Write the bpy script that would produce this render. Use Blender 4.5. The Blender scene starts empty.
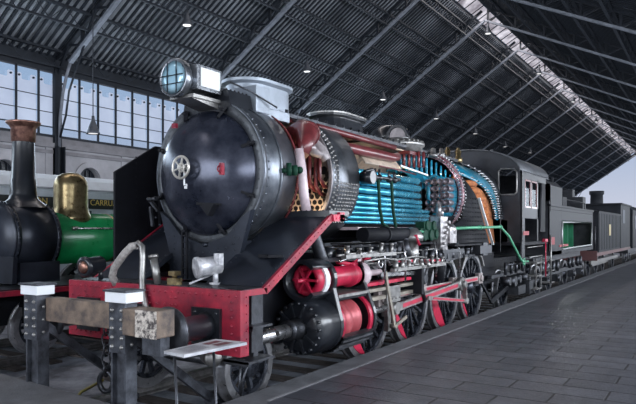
import bpy, math, random
from mathutils import Vector, Matrix
random.seed(7)
PI=math.pi
D=bpy.data; COL=bpy.context.scene.collection; SC=bpy.context.scene
# ------------------------------------------------------------ camera
cam=D.objects.new('camera',D.cameras.new('camera')); COL.objects.link(cam)
cam.location=(0,0,2.05); cam.rotation_euler=(PI/2,0,math.radians(32.4))
cam.data.sensor_width=36; cam.data.lens=36*630/636; cam.data.shift_y=28/636; cam.data.clip_end=600; cam.data.clip_start=.05
SC.camera=cam
SC.view_settings.view_transform='Standard'; SC.view_settings.look='None'; SC.view_settings.gamma=1
SC.view_settings.use_curve_mapping=False; SC.view_settings.exposure=0.15
# ------------------------------------------------------------ sky, sun, daylight
w=D.worlds.new('world'); SC.world=w; w.use_nodes=True; nt=w.node_tree; bg=nt.nodes['Background']
tc=nt.nodes.new('ShaderNodeTexCoord'); sx=nt.nodes.new('ShaderNodeSeparateXYZ'); rp=nt.nodes.new('ShaderNodeValToRGB')
nt.links.new(tc.outputs['Generated'],sx.inputs[0]); nt.links.new(sx.outputs['Z'],rp.inputs[0]); nt.links.new(rp.outputs[0],bg.inputs[0])
rp.color_ramp.elements[0].position=0; rp.color_ramp.elements[0].color=(.56,.58,.68,1)
rp.color_ramp.elements[1].position=.5; rp.color_ramp.elements[1].color=(.18,.42,.70,1)
e=rp.color_ramp.elements.new(.1); e.color=(.40,.47,.62,1)
bg.inputs[1].default_value=1.0
def sun(name,rot,energy,col,ang):
    l=D.lights.new(name,'SUN'); l.energy=energy; l.color=col; l.angle=ang
    o=D.objects.new(name,l); COL.objects.link(o); o.rotation_euler=rot; return o
sun('sun',(0,math.radians(-38),math.radians(12)),2.6,(1,.95,.9),.02)
def area(name,loc,rot,sx_,sy_,energy,col):
    l=D.lights.new(name,'AREA'); l.shape='RECTANGLE'; l.size=sx_; l.size_y=sy_; l.energy=energy; l.color=col
    o=D.objects.new(name,l); COL.objects.link(o); o.location=loc; o.rotation_euler=rot; return o
# daylight through the right wall windows, the near gable window, and the ridge skylight
for i,(y0,y1,en) in enumerate([(-11,4,1150),(5,20,1900),(21,40,1650),(42,70,2000),(72,130,2500)]):
    area('window_daylight',(6.6,(y0+y1)/2,4.3),(0,PI/2,0),3.2,y1-y0,en,(.86,.92,1))
area('gable_daylight',(-8,-12.7,5.0),(PI/2,0,0),16,5.5,1900,(.88,.93,1))
for y0,y1,en in [(-10,30,900),(32,80,900),(82,132,700)]:
    area('skylight_daylight',(-13,(y0+y1)/2,16.3),(0,0,0),1.6,y1-y0,en,(1,.93,.92))
area('left_window_daylight',(-23.2,20,7.2),(0,-PI/2,0),2.0,50,1500,(.72,.86,1))

# ------------------------------------------------------------ materials
MATS={}
def mat(name,col,rough=.5,metal=0,var=.25,scale=4,bump=.0,bscale=30,col2=None,spec=.5,trans=0,emit=None,coat=0,thr=(.35,.7)):
    if name in MATS: return MATS[name]
    m=D.materials.new(name); m.use_nodes=True; n=m.node_tree; b=n.nodes['Principled BSDF']
    b.inputs['Roughness'].default_value=rough; b.inputs['Metallic'].default_value=metal
    b.inputs['Specular IOR Level'].default_value=spec
    if coat: b.inputs['Coat Weight'].default_value=coat; b.inputs['Coat Roughness'].default_value=.12
    if trans: b.inputs['Transmission Weight'].default_value=trans
    g=n.nodes.new('ShaderNodeTexCoord')
    no=n.nodes.new('ShaderNodeTexNoise'); no.inputs['Scale'].default_value=scale; no.inputs['Detail'].default_value=6; no.inputs['Roughness'].default_value=.65
    n.links.new(g.outputs['Object'],no.inputs['Vector'])
    r=n.nodes.new('ShaderNodeValToRGB'); r.color_ramp.elements[0].position=thr[0]; r.color_ramp.elements[1].position=thr[1]
    c2=col2 or tuple(c*(1-var) for c in col)
    r.color_ramp.elements[0].color=(*c2,1); r.color_ramp.elements[1].color=(*col,1)
    n.links.new(no.outputs['Fac'],r.inputs[0]); n.links.new(r.outputs[0],b.inputs['Base Color'])
    rr=n.nodes.new('ShaderNodeMapRange'); rr.inputs[3].default_value=max(rough-.1,.03); rr.inputs[4].default_value=min(rough+.15,1)
    n.links.new(no.outputs['Fac'],rr.inputs[0]); n.links.new(rr.outputs[0],b.inputs['Roughness'])
    if bump:
        n2=n.nodes.new('ShaderNodeTexNoise'); n2.inputs['Scale'].default_value=bscale; n2.inputs['Detail'].default_value=5
        n.links.new(g.outputs['Object'],n2.inputs['Vector'])
        bp=n.nodes.new('ShaderNodeBump'); bp.inputs['Strength'].default_value=bump; bp.inputs['Distance'].default_value=.02
        n.links.new(n2.outputs['Fac'],bp.inputs['Height']); n.links.new(bp.outputs[0],b.inputs['Normal'])
    if emit: b.inputs['Emission Color'].default_value=(*emit[:3],1); b.inputs['Emission Strength'].default_value=emit[3]
    MATS[name]=m; return m
BLACK=mat('black_paint',(.018,.021,.028),.3,0,.5,3,.08,12,coat=.3)
BLACKM=mat('black_matt',(.012,.013,.018),.6,0,.5,5,.1,25,spec=.2)
SOOT=mat('smokebox_black',(.035,.042,.06),.3,.35,.6,2.2,.12,6)
DARKST=mat('dark_steel',(.10,.105,.12),.38,.8,.6,6,.1,30)
STEEL=mat('bright_steel',(.62,.62,.64),.25,.95,.45,7,.05,20)
STEELW=mat('worn_steel',(.42,.41,.40),.35,.8,.5,9,.1,40)
STACK=mat('stack_grey',(.42,.47,.54),.3,.35,.3,2.5,0)
RED=mat('red_paint',(.46,.018,.045),.4,0,.5,5,.06,20,col2=(.17,.012,.03))
REDB=mat('bright_red_paint',(.62,.02,.07),.35,0,.4,6)
MAROON=mat('maroon_paint',(.20,.035,.04),.3,0,.5,5,coat=.3)
CREAM=mat('cream_paint',(.62,.50,.40),.5,0,.35,6)
PALE=mat('pale_grey_cast',(.52,.47,.48),.4,.2,.4,8,.1,30)
PINKW=mat('pale_pink_paint',(.72,.58,.62),.3,0,.35,6)
BLUE=mat('cyan_blue_paint',(.015,.27,.42),.3,0,.4,3,coat=.2)
TUBE=mat('tube_blue_steel',(.16,.58,.74),.22,.6,.45,2.5,col2=(.03,.34,.52))
WHITE=mat('white_paint',(.82,.84,.86),.4,0,.12,8)
ORANGE=mat('firebrick_orange',(.55,.20,.05),.8,0,.6,9,.3,20,col2=(.25,.07,.03))
GREEN=mat('green_paint',(.01,.30,.09),.28,0,.3,4,coat=.5)
GREENP=mat('pipe_green',(.10,.42,.24),.35,0,.4,6)
GREEND=mat('dark_green_paint',(.008,.055,.032),.6,0,.5,8,spec=.2)
GREENI=mat('tender_interior_green',(.02,.20,.10),.5,0,.4,3)
BRASS=mat('brass',(.55,.44,.24),.28,.9,.5,8,.08,20,col2=(.22,.16,.08))
COPPER=mat('copper',(.50,.27,.20),.35,.85,.6,8,.1,20,col2=(.16,.08,.07))
GOLD=mat('gold_lettering',(.75,.52,.16),.4,.3,.1)
WOOD=mat('buffer_timber',(.26,.19,.14),.6,0,.6,6,.4,18,col2=(.07,.055,.05))
ENDG=mat('timber_end_grain',(.62,.56,.50),.7,0,.6,14,.5,30,col2=(.06,.05,.05),thr=(.42,.55))
IRON=mat('post_iron',(.12,.13,.155),.5,.6,.6,7,.3,20,col2=(.035,.037,.045))
HOSE=mat('canvas_hose',(.48,.45,.43),.7,0,.5,25,.5,60)
RAILM=mat('rail_steel',(.34,.33,.33),.35,.7,.5,10)
TIE=mat('sleeper_wood',(.10,.085,.08),.8,0,.6,6,.5,20)
TRUSSL=mat('truss_light_grey',(.30,.32,.37),.5,.2,.4,3)
TRUSSD=mat('truss_dark',(.022,.028,.04),.55,.2,.5,3)
ROOF=mat('roof_corrugated_grey',(.40,.42,.46),.5,.2,.5,.7,.1,8)
WALLM=mat('wall_plaster',(.50,.49,.52),.8,0,.25,1.2,.1,20)
WALLD=mat('wall_stone',(.30,.29,.31),.8,0,.35,1.5)
COACH=mat('coach_white',(.66,.70,.76),.4,0,.2,1.5)
SIGNR=mat('sign_red',(.30,.02,.03),.5,0,.2)
PANELW=mat('panel_white',(.72,.72,.74),.35,0,.45,5,col2=(.35,.36,.40))
BALL=mat('pit_floor_concrete',(.40,.43,.50),.55,0,.5,1.8,.4,25,col2=(.07,.08,.10))
CURB=mat('curb_stone',(.14,.145,.16),.7,0,.45,4,.3,40)
YEL=mat('yellow_cable',(.45,.40,.10),.5)
LAMPM=mat('pendant_metal',(.10,.11,.13),.4,.5,.3)
BULB=mat('lit_lamp',(.9,.9,.9),.4,emit=(1,.98,.95,.9))
def glassmat(name,col,alpha_rough=.1):
    m=D.materials.new(name); m.use_nodes=True; b=m.node_tree.nodes['Principled BSDF']
    b.inputs['Base Color'].default_value=(*col,1); b.inputs['Roughness'].default_value=alpha_rough
    b.inputs['Transmission Weight'].default_value=.9; b.inputs['IOR'].default_value=1.1; MATS[name]=m; return m
def thin_glass(name,col,gloss=.12):
    m=D.materials.new(name); m.use_nodes=True; n=m.node_tree; n.nodes.clear()
    o=n.nodes.new('ShaderNodeOutputMaterial'); t=n.nodes.new('ShaderNodeBsdfTransparent'); g=n.nodes.new('ShaderNodeBsdfGlossy'); mx=n.nodes.new('ShaderNodeMixShader')
    t.inputs[0].default_value=(*col,1); g.inputs['Roughness'].default_value=.03; mx.inputs[0].default_value=gloss
    n.links.new(t.outputs[0],mx.inputs[1]); n.links.new(g.outputs[0],mx.inputs[2]); n.links.new(mx.outputs[0],o.inputs[0]); MATS[name]=m; return m
def translucent(name,col,col2,sc,mixd=.35):
    m=D.materials.new(name); m.use_nodes=True; n=m.node_tree; n.nodes.clear()
    o=n.nodes.new('ShaderNodeOutputMaterial'); t=n.nodes.new('ShaderNodeBsdfTranslucent'); d=n.nodes.new('ShaderNodeBsdfDiffuse'); mx=n.nodes.new('ShaderNodeMixShader')
    g=n.nodes.new('ShaderNodeTexCoord'); no=n.nodes.new('ShaderNodeTexNoise'); no.inputs['Scale'].default_value=sc; no.inputs['Detail'].default_value=5
    r=n.nodes.new('ShaderNodeValToRGB'); r.color_ramp.elements[0].position=.35; r.color_ramp.elements[1].position=.65
    r.color_ramp.elements[0].color=(*col2,1); r.color_ramp.elements[1].color=(*col,1)
    n.links.new(g.outputs['Object'],no.inputs['Vector']); n.links.new(no.outputs['Fac'],r.inputs[0])
    n.links.new(r.outputs[0],t.inputs[0]); n.links.new(r.outputs[0],d.inputs[0]); mx.inputs[0].default_value=mixd
    n.links.new(t.outputs[0],mx.inputs[1]); n.links.new(d.outputs[0],mx.inputs[2]); n.links.new(mx.outputs[0],o.inputs[0]); MATS[name]=m; return m
FROST=translucent('frosted_glass',(.74,.77,.85),(.60,.63,.72),.6)
SKYL=translucent('skylight_glass',(.95,.80,.76),(.30,.24,.24),1.1,.3)
CLEAR=thin_glass('clear_glass',(.92,.96,1.0))
CABG=thin_glass('cab_glass',(.75,.8,.85),.05)
LENSG=thin_glass('lens_glass',(.8,.9,1),.35)
def paving():
    m=D.materials.new('platform_paving'); m.use_nodes=True; n=m.node_tree; b=n.nodes['Principled BSDF']
    g=n.nodes.new('ShaderNodeTexCoord'); mp=n.nodes.new('ShaderNodeMapping'); mp.inputs['Rotation'].default_value=(0,0,0)
    br=n.nodes.new('ShaderNodeTexBrick'); br.inputs['Scale'].default_value=1; br.inputs['Brick Width'].default_value=.95; br.inputs['Row Height'].default_value=.40
    br.inputs['Mortar Size'].default_value=.014; br.inputs['Mortar Smooth'].default_value=.4; br.inputs['Bias'].default_value=-.1
    br.inputs['Color1'].default_value=(.078,.082,.095,1); br.inputs['Color2'].default_value=(.048,.051,.061,1); br.inputs['Mortar'].default_value=(.008,.008,.010,1)
    n.links.new(g.outputs['Object'],mp.inputs[0]); n.links.new(mp.outputs[0],br.inputs[0])
    no=n.nodes.new('ShaderNodeTexNoise'); no.inputs['Scale'].default_value=2.5; no.inputs['Detail'].default_value=8; no.inputs['Roughness'].default_value=.75
    n.links.new(g.outputs['Object'],no.inputs['Vector'])
    mx=n.nodes.new('ShaderNodeMix'); mx.data_type='RGBA'; mx.blend_type='MULTIPLY'; mx.inputs[0].default_value=1
    r=n.nodes.new('ShaderNodeValToRGB'); r.color_ramp.elements[0].position=.3; r.color_ramp.elements[1].position=.75; r.color_ramp.elements[0].color=(.5,.5,.52,1); r.color_ramp.elements[1].color=(1.5,1.5,1.52,1)
    n.links.new(no.outputs['Fac'],r.inputs[0]); n.links.new(br.outputs['Color'],mx.inputs[6]); n.links.new(r.outputs[0],mx.inputs[7]); n.links.new(mx.outputs[2],b.inputs['Base Color'])
    bp=n.nodes.new('ShaderNodeBump'); bp.inputs['Strength'].default_value=.5; bp.inputs['Distance'].default_value=.01; bp.invert=True
    n.links.new(br.outputs['Fac'],bp.inputs['Height'])
    n2=n.nodes.new('ShaderNodeTexNoise'); n2.inputs['Scale'].default_value=35; n2.inputs['Detail'].default_value=4; n.links.new(g.outputs['Object'],n2.inputs['Vector'])
    bp2=n.nodes.new('ShaderNodeBump'); bp2.inputs['Strength'].default_value=.35; bp2.inputs['Distance'].default_value=.01
    n.links.new(n2.outputs['Fac'],bp2.inputs['Height']); n.links.new(bp.outputs[0],bp2.inputs['Normal']); n.links.new(bp2.outputs[0],b.inputs['Normal'])
    b.inputs['Roughness'].default_value=.42; MATS['pav']=m; return m
PAVE=paving()

# ------------------------------------------------------------ mesh builder
class MB:
    def __init__(s): s.v=[]; s.f=[]; s.sm=[]
    def add(s,vs,fs,smooth=False):
        b=len(s.v); s.v+= [tuple(v) for v in vs]; s.f+=[tuple(i+b for i in f) for f in fs]; s.sm+=[smooth]*len(fs); return s
    def box(s,x0,x1,y0,y1,z0,z1):
        vs=[(x,y,z) for z in (z0,z1) for y in (y0,y1) for x in (x0,x1)]
        return s.add(vs,[(0,2,3,1),(4,5,7,6),(0,1,5,4),(2,6,7,3),(0,4,6,2),(1,3,7,5)])
    def beam(s,p,q,wd,h=None,up=(0,0,1)):
        h=h or wd; p=Vector(p); q=Vector(q); d=(q-p).normalized(); u=Vector(up)
        if abs(d.dot(u))>.98: u=Vector((1,0,0))
        a=d.cross(u).normalized()*wd/2; b=a.cross(d).normalized()*h/2
        vs=[p-a-b,p+a-b,p+a+b,p-a+b,q-a-b,q+a-b,q+a+b,q-a+b]
        return s.add(vs,[(0,3,2,1),(4,5,6,7),(0,1,5,4),(1,2,6,5),(2,3,7,6),(3,0,4,7)])
    def lathe(s,o,ax,prof,seg=24,smooth=True,cap=True,a0=0,a1=2*PI):
        o=Vector(o); ax=Vector(ax).normalized(); t=Vector((0,0,1)) if abs(ax.z)<.9 else Vector((1,0,0))
        e1=ax.cross(t).normalized(); e2=ax.cross(e1)
        full=abs(a1-a0-2*PI)<1e-6; n=seg if full else seg+1
        vs=[]
        for (d,r) in prof:
            for i in range(n):
                a=a0+(a1-a0)*i/seg; vs.append(o+ax*d+(e1*math.cos(a)+e2*math.sin(a))*r)
        fs=[]
        for k in range(len(prof)-1):
            for i in range(seg):
                j=(i+1)%n; fs.append((k*n+i,k*n+j,(k+1)*n+j,(k+1)*n+i))
        s.add(vs,fs,smooth)
        if cap and full:
            if prof[0][1]>1e-4: s.add(vs[:n],[tuple(range(n))])
            if prof[-1][1]>1e-4: s.add(vs[-n:],[tuple(range(n))[::-1]])
        return s
    def cyl(s,p,q,r,r2=None,seg=16):
        p=Vector(p); q=Vector(q); L=(q-p).length
        return s.lathe(p,q-p,[(0,r),(L,r if r2 is None else r2)],seg)
    def tube(s,pts,r,seg=8,close=False):
        pts=[Vector(p) for p in pts]; n=len(pts); rings=[]; prev=None
        for i,p in enumerate(pts):
            d=(pts[min(i+1,n-1)]-pts[max(i-1,0)]).normalized()
            if prev is None:
                t=Vector((0,0,1)) if abs(d.z)<.9 else Vector((1,0,0)); a=d.cross(t).normalized()
            else: a=(prev-d*prev.dot(d)).normalized()
            prev=a; b=d.cross(a); rr=r[i] if isinstance(r,(list,tuple)) else r
            rings+= [p+(a*math.cos(2*PI*k/seg)+b*math.sin(2*PI*k/seg))*rr for k in range(seg)]
        fs=[(i*seg+k,i*seg+(k+1)%seg,(i+1)*seg+(k+1)%seg,(i+1)*seg+k) for i in range(n-1) for k in range(seg)]
        s.add(rings,fs,True); s.add(rings[:seg],[tuple(range(seg))[::-1]]); s.add(rings[-seg:],[tuple(range(seg))]); return s
    def prism(s,pts,axis,a,b):
        # pts 2D in the plane perpendicular to axis: x->(y,z), y->(x,z), z->(x,y)
        def P(p,t): return {'x':(t,p[0],p[1]),'y':(p[0],t,p[1]),'z':(p[0],p[1],t)}[axis]
        n=len(pts); vs=[P(p,a) for p in pts]+[P(p,b) for p in pts]
        fs=[tuple(range(n)),tuple(range(2*n-1,n-1,-1))]+[(i,i+n,(i+1)%n+n,(i+1)%n) for i in range(n)]
        return s.add(vs,fs)
    def arc(s,cx,cz,r,t,a0,a1,y0,y1,seg=40):
        # thick shell round the Y axis, degrees from +x counter-clockwise seen from the front
        full=abs(a1-a0-360)<.01; n=seg+1; vs=[]
        for y in (y0,y1):
            for rr in (r,r-t):
                for i in range(n):
                    a=math.radians(a0+(a1-a0)*i/seg); vs.append((cx+rr*math.cos(a),y,cz+rr*math.sin(a)))
        fo=[];ff=[]
        for i in range(seg):
            fo.append((i,i+1,2*n+i+1,2*n+i)); fo.append((n+i,3*n+i,3*n+i+1,n+i+1))
            ff.append((i,n+i,n+i+1,i+1)); ff.append((2*n+i,2*n+i+1,3*n+i+1,3*n+i))
        s.add(vs,fo,True); s.add(vs,ff)
        if not full: s.add([vs[0],vs[n],vs[3*n],vs[2*n]],[(0,1,2,3)]); s.add([vs[n-1],vs[2*n-1],vs[4*n-1],vs[3*n-1]],[(3,2,1,0)])
        return s
    def rivet(s,p,nrm,r=.014,h=.012):
        p=Vector(p); nn=Vector(nrm).normalized(); t=Vector((0,0,1)) if abs(nn.z)<.9 else Vector((1,0,0))
        a=nn.cross(t).normalized(); b=nn.cross(a)
        vs=[p+(a*math.cos(k*PI/3)+b*math.sin(k*PI/3))*r for k in range(6)]+[p+nn*h*.7+(a*math.cos(k*PI/3)+b*math.sin(k*PI/3))*r*.65 for k in range(6)]+[p+nn*h]
        return s.add(vs,[(k,(k+1)%6,6+(k+1)%6,6+k) for k in range(6)]+[(6+k,6+(k+1)%6,12) for k in range(6)],True)
    def rivets(s,p,q,n,nrm,r=.014,h=.012):
        p=Vector(p);q=Vector(q)
        for i in range(n): s.rivet(p.lerp(q,i/(n-1) if n>1 else 0),nrm,r,h)
        return s
    def torus(s,o,ax,R,r,seg=28,rs=8,a0=0,a1=2*PI):
        prof=[(r*math.sin(2*PI*k/rs),R+r*math.cos(2*PI*k/rs)) for k in range(rs+1)]
        return s.lathe(o,ax,prof,seg,True,False,a0,a1)
    def sphere(s,o,r,seg=16,sc=(1,1,1)):
        o=Vector(o); n=seg//2; vs=[];
        for i in range(n+1):
            for j in range(seg):
                a=PI*i/n; b=2*PI*j/seg; vs.append((o.x+r*sc[0]*math.sin(a)*math.cos(b),o.y+r*sc[1]*math.sin(a)*math.sin(b),o.z+r*sc[2]*math.cos(a)))
        fs=[(i*seg+j,(i+1)*seg+j,(i+1)*seg+(j+1)%seg,i*seg+(j+1)%seg) for i in range(n) for j in range(seg)]
        return s.add(vs,fs,True)
    def build(s,name,m,parent=None,loc=(0,0,0),bevel=0,label=None,m2=None,m2_from=0):
        me=D.meshes.new(name); me.from_pydata(s.v,[],s.f); me.materials.append(m)
        if m2:
            me.materials.append(m2)
            me.polygons.foreach_set('material_index',[1 if i>=m2_from else 0 for i in range(len(s.f))])
        me.polygons.foreach_set('use_smooth',s.sm); me.update()
        import bmesh
        b=bmesh.new(); b.from_mesh(me)
        bmesh.ops.remove_doubles(b,verts=b.verts,dist=1e-5); bmesh.ops.recalc_face_normals(b,faces=b.faces); b.to_mesh(me); b.free()
        o=D.objects.new(name,me); COL.objects.link(o); o.location=loc
        if parent: o.parent=parent
        if bevel:
            md=o.modifiers.new('bevel','BEVEL'); md.width=bevel; md.segments=2; md.limit_method='ANGLE'; md.angle_limit=math.radians(50)
        if label: o['label']=label
        return o
def empty(name,loc,label,cat,group=None):
    o=D.objects.new(name,None); COL.objects.link(o); o.location=loc; o.empty_display_size=.2
    o['label']=label; o['category']=cat
    if group: o['group']=group
    return o
def tag(o,label,cat,group=None,kind=None):
    o['label']=label; o['category']=cat
    if group: o['group']=group
    if kind: o['kind']=kind
    return o
def struct(o): o['kind']='structure'; return o
def copy_tree(o,parent=None):
    c=o.copy(); COL.objects.link(c); c.parent=parent
    for ch in [x for x in D.objects if x.parent==o]: copy_tree(ch,c)
    return c
def text(name,body,size,m,loc,rot,parent=None,ext=.004):
    cu=D.curves.new(name,'FONT'); cu.body=body; cu.size=size; cu.extrude=ext; cu.align_x='CENTER'; cu.align_y='CENTER'
    t=D.objects.new(name,cu); COL.objects.link(t)
    bpy.context.view_layer.update()
    me=D.meshes.new_from_object(t.evaluated_get(bpy.context.evaluated_depsgraph_get())); D.objects.remove(t); D.curves.remove(cu)
    o=D.objects.new(name,me); COL.objects.link(o); me.materials.clear(); me.materials.append(m)
    o.location=loc; o.rotation_euler=rot
    if parent: o.parent=parent
    return o

# ============================================================ BUILDING
XW,XR,XE=-24.0,-13.0,6.8
YE,YS=133.0,-13.0
def zc(x): return 8.43+.68*(x+24) if x<=XR else 15.9-.47*(x-XR)
LOC=(-5.58,5.06,0)
# floors
struct(MB().box(XW-.2,-4.05,YS,YE,-.3,-.165).build('floor',BALL))
m=MB(); m.box(-3.72,XE,YS,YE,-.25,.36); struct(m.build('floor_platform',PAVE))
m=MB(); m.box(-4.08,-3.722,4.42,YE,-.25,.36); struct(m.build('trim_1',CURB))       # edge stones
m=MB(); m.prism([(-13.5,YS),(-3.722,YS),(-3.722,4.418),(-4.36,4.05),(-13.5,4.78)],'z',-.25,.358); struct(m.build('trim_2',CURB))
m=MB(); m.box(-3.78,-3.74,5,YE,.3,.363); struct(m.build('trim_3',mat('edge_line',(.26,.26,.28),.7,0,.4,6)))
# end wall of the pit far left platform
struct(MB().box(XW,-15.9,YS,YE,-.2,.5).build('floor_left',CURB))
# left wall : stone with arched openings, glazed above
wl=MB(); zb=0; ztop=5.55
arches=[Y for Y in [i*4.0+2.5 for i in range(0,33)]]
prev=YS
for yc in arches:
    wl.box(XW-.5,XW,prev,yc-.56,zb,ztop); prev=yc+.56
    wl.box(XW-.5,XW,yc-.56,yc+.56,zb,1.6); wl.box(XW,XW+.06,yc-2.2,yc-1.8,zb,ztop)
    pts=[(yc-.56,4.3)]+[(yc+.56*math.cos(PI-a),4.3+.56*math.sin(PI-a)) for a in [PI*k/10 for k in range(1,10)]]+[(yc+.56,4.3),(yc+.56,ztop),(yc-.56,ztop)]
    wl.prism(pts,'x',XW-.5,XW)
wl.box(XW-.5,XW,prev,YE,zb,ztop)
struct(wl.build('wall_left',WALLM))
m=MB(); m.box(XW-.55,XW+.18,YS,YE,5.55,5.75); m.box(XW-.5,XW+.10,YS,YE,5.3,5.45); m.box(XW-.5,XW+.05,YS,YE,5.75,6.0); struct(m.build('trim_4',WALLD))
for i,yc in enumerate(arches):
    a2=MB(); n=16; vs=[];
    for k in range(n+1):
        an=PI*k/n
        for r in (.57,.80):
            for x in (XW+.005,XW+.1): vs.append((x,yc+r*math.cos(an),4.3+r*math.sin(an)))
    fs=[]
    for k in range(n):
        b=4*k; fs+=[(b,b+1,b+5,b+4),(b+2,b+6,b+7,b+3),(b+1,b+3,b+7,b+5)]
    a2.add(vs,fs)
    o=struct(a2.build('trim_%d'%(20+i),WALLM))
    g=MB(); g.box(XW-.3,XW-.28,yc-.56,yc+.56,1.6,4.86); wn=struct(g.build('window_%d'%(10+i),mat('dark_window',(.02,.025,.035),.2)))
    f=MB()
    for k in (-.36,0,.36): f.box(XW-.27,XW-.22,yc+k*.7-.02,yc+k*.7+.02,1.6,4.75)
    f.box(XW-.27,XW-.22,yc-.56,yc+.56,4.2,4.26); f.build('window_frame',TRUSSD,wn)
# upper glazing of the left wall
m=MB(); m.box(XW-.1,XW+.1,YS,YE,6.0,6.1); m.box(XW-.1,XW+.15,YS,YE,8.75,9.5)
y=YS
while y<YE:
    m.box(XW-.06,XW+.04,y-.03,y+.03,6.1,8.8); y+=1.0
m.box(XW-.05,XW+.03,YS,YE,6.42,6.46); m.box(XW-.03,XW+.02,YS,YE,7.05,7.075); m.box(XW-.03,XW+.02,YS,YE,7.7,7.725)
struct(m.build('trim_5',TRUSSD))
m=MB(); y=YS
while y<YE-.9:
    a,b=y+.05,y+.95
    top=8.25
    pts=[(a,6.5),(b,6.5),(b,top+.22),(b-.04,top+.26),(b-.22,top+.26),(b-.26,top+.22),(b-.26,top+.04),(b-.3,top),(a+.3,top),(a+.26,top+.04),(a+.26,top+.22),(a+.22,top+.26),(a+.04,top+.26),(a,top+.22)]
    vs=[(XW-.12,p[0],p[1]) for p in pts]; m.add(vs,[tuple(range(len(pts)))])
    y+=1.0
struct(m.build('window_1',FROST))
m=MB(); y=YS
while y<80:
    for q in (.18,.82): m.lathe((XW-.11,y+q,8.40),(1,0,0),[(0,.045),(.05,.045)],8)
    y+=1.0
struct(m.build('trim_6',TRUSSD))
m=MB(); m.add([(XW-.2,YS,6.1),(XW-.2,YE,6.1),(XW-.2,YE,8.8),(XW-.2,YS,8.8)],[(0,1,2,3)]); struct(m.build('window_2',CLEAR))
# right wall: low wall and tall windows
m=MB(); m.box(XE,XE+.4,YS,YE,-.2,2.4); m.box(XE,XE+.4,YS,YE,6.1,7.4)
y=YS
while y<=YE: m.box(XE,XE+.4,y-.25,y+.25,2.4,6.1); y+=4.0
struct(m.build('wall_right',WALLM))
m=MB(); m.add([(XE+.2,YS,2.4),(XE+.2,YE,2.4),(XE+.2,YE,6.1),(XE+.2,YS,6.1)],[(0,1,2,3)]); struct(m.build('window_3',FROST))
# near gable (behind the camera)
m=MB(); m.prism([(XW,0),(XE,0),(XE,2),(XW,2)],'y',YS-.3,YS); m.prism([(XW,8),(XE,8),(XE,7.2),(XR,17),(XW,9.4)][:1]+[(XE,7.6),(XR,16.9),(XW,9.4)],'y',YS-.3,YS); struct(m.build('wall_front',WALLM))
m=MB(); m.add([(XW,YS-.1,2),(XE,YS-.1,2),(XE,YS-.1,8),(XW,YS-.1,8)],[(0,1,2,3)]); struct(m.build('window_4',FROST))
# roof: corrugated sheets as real waves
def roof(x0,x1,name):
    step=.30; n=int((YE-YS)/step); vs=[];fs=[]
    for i in range(n*4+1):
        yy=YS+i*step/4; off=[0,.06,0,-.06][i%4]
        vs.append((x0,yy,zc(x0)+.95+off)); vs.append((x1,yy,zc(x1)+.95+off))
    for i in range(n*4): fs.append((2*i,2*i+1,2*i+3,2*i+2))
    struct(MB().add(vs,fs).build(name,ROOF))
roof(XW-.4,XR-.9,'ceiling_left'); roof(XR+.02,XE+.4,'ceiling_right')
m=MB(); m.add([(XR-.9,YS,16.45),(XR-.9,YE,16.45),(XR,YE,16.95),(XR,YS,16.95)],[(0,1,2,3)]); struct(m.build('ceiling_skylight',SKYL))
m=MB(); y=YS
while y<YE:
    m.beam((XR-.9,y,16.42),(XR,y,16.92),.05);  y+=1.35
m.box(XR-1,XR-.9,YS,YE,16.2,16.5);  struct(m.build('trim_7',TRUSSD))
for nm,xa,xb in (('ceiling_dark_ribs_left',XW-.2,XR-.95),('ceiling_dark_ribs_right',XR+.1,XE+.3)):
    m=MB(); y=YS+.15
    while y<YE: m.beam((xa,y,zc(xa)+.87),(xb,y,zc(xb)+.87),.11,.05); y+=.32  # dark bars added to paint in stripe shading the evenly lit corrugation lacks
    struct(m.build(nm,TRUSSD))
# trusses
TY=[8.7+8.1*k for k in range(-2,16)]
for i,y in enumerate(TY):
    if y>YE: break
    lo=MB()
    for (xa,xb) in ((XW+1.0,XR),(XR,XE)):
        lo.beam((xa,y,zc(xa)),(xb,y,zc(xb)),.20,.12)
    lo.tube([(XW+.25,y,5.6),(XW+.3,y,6.8),(XW+.5,y,7.9),(XW+.75,y,8.6),(XW+1.0,y,zc(XW+1.0))],.07,6)
    tr=struct(lo.build('trim_%d'%(60+i),TRUSSL))
    up=MB()
    for (xa,xb) in ((XW,XR-.2),(XR+.2,XE)):
        n=6 if xa==XW else 11
        up.beam((xa,y,zc(xa)+.8),(xb,y,zc(xb)+.8),.2,.12)
        for k in range(n):
            a=xa+(xb-xa)*k/n; b=xa+(xb-xa)*(k+.5)/n; c_=xa+(xb-xa)*(k+1)/n
            up.beam((a,y,zc(a)+.05),(b,y,zc(b)+.8),.09); up.beam((b,y,zc(b)+.8),(c_,y,zc(c_)+.05),.09)
            up.beam((a,y,zc(a)+.0),(a,y,zc(a)+.8),.12)
    up.build('lattice',TRUSSD,tr)
    c=MB(); c.box(XW+.02,XW+.2,y-.17,y+.17,-.1,9.3); c.box(XW+.02,XW+.45,y-.17,y-.13,-.1,5.6); c.box(XW+.02,XW+.45,y+.13,y+.17,-.1,5.6)
    c.tube([(XW+.3,y,6.0),(XW+.7,y,6.9),(XW+.9,y,7.9),(XW+1.9,y,zc(XW+1.9)-.02)],.05,6)
    struct(c.build('trim_%d'%(90+i),TRUSSD))
# purlins (lattice girders running the length of the hall)
pi_=0
for x in [XW+.55+1.83*k for k in range(6)]+[XR+1.3+1.85*k for k in range(10)]:
    m=MB(); z=zc(x)
    m.box(x-.05,x+.05,YS,YE,z+.08,z+.16); m.box(x-.07,x+.07,YS,YE,z+.74,z+.84)
    y=YS; k=0
    while y<95:
        m.beam((x,y,z+(.12 if k%2 else .78)),(x,y+.68,z+(.78 if k%2 else .12)),  .022,.03); y+=.68; k+=1
    struct(m.build('trim_%d'%(120+pi_),TRUSSD)); pi_+=1
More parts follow.
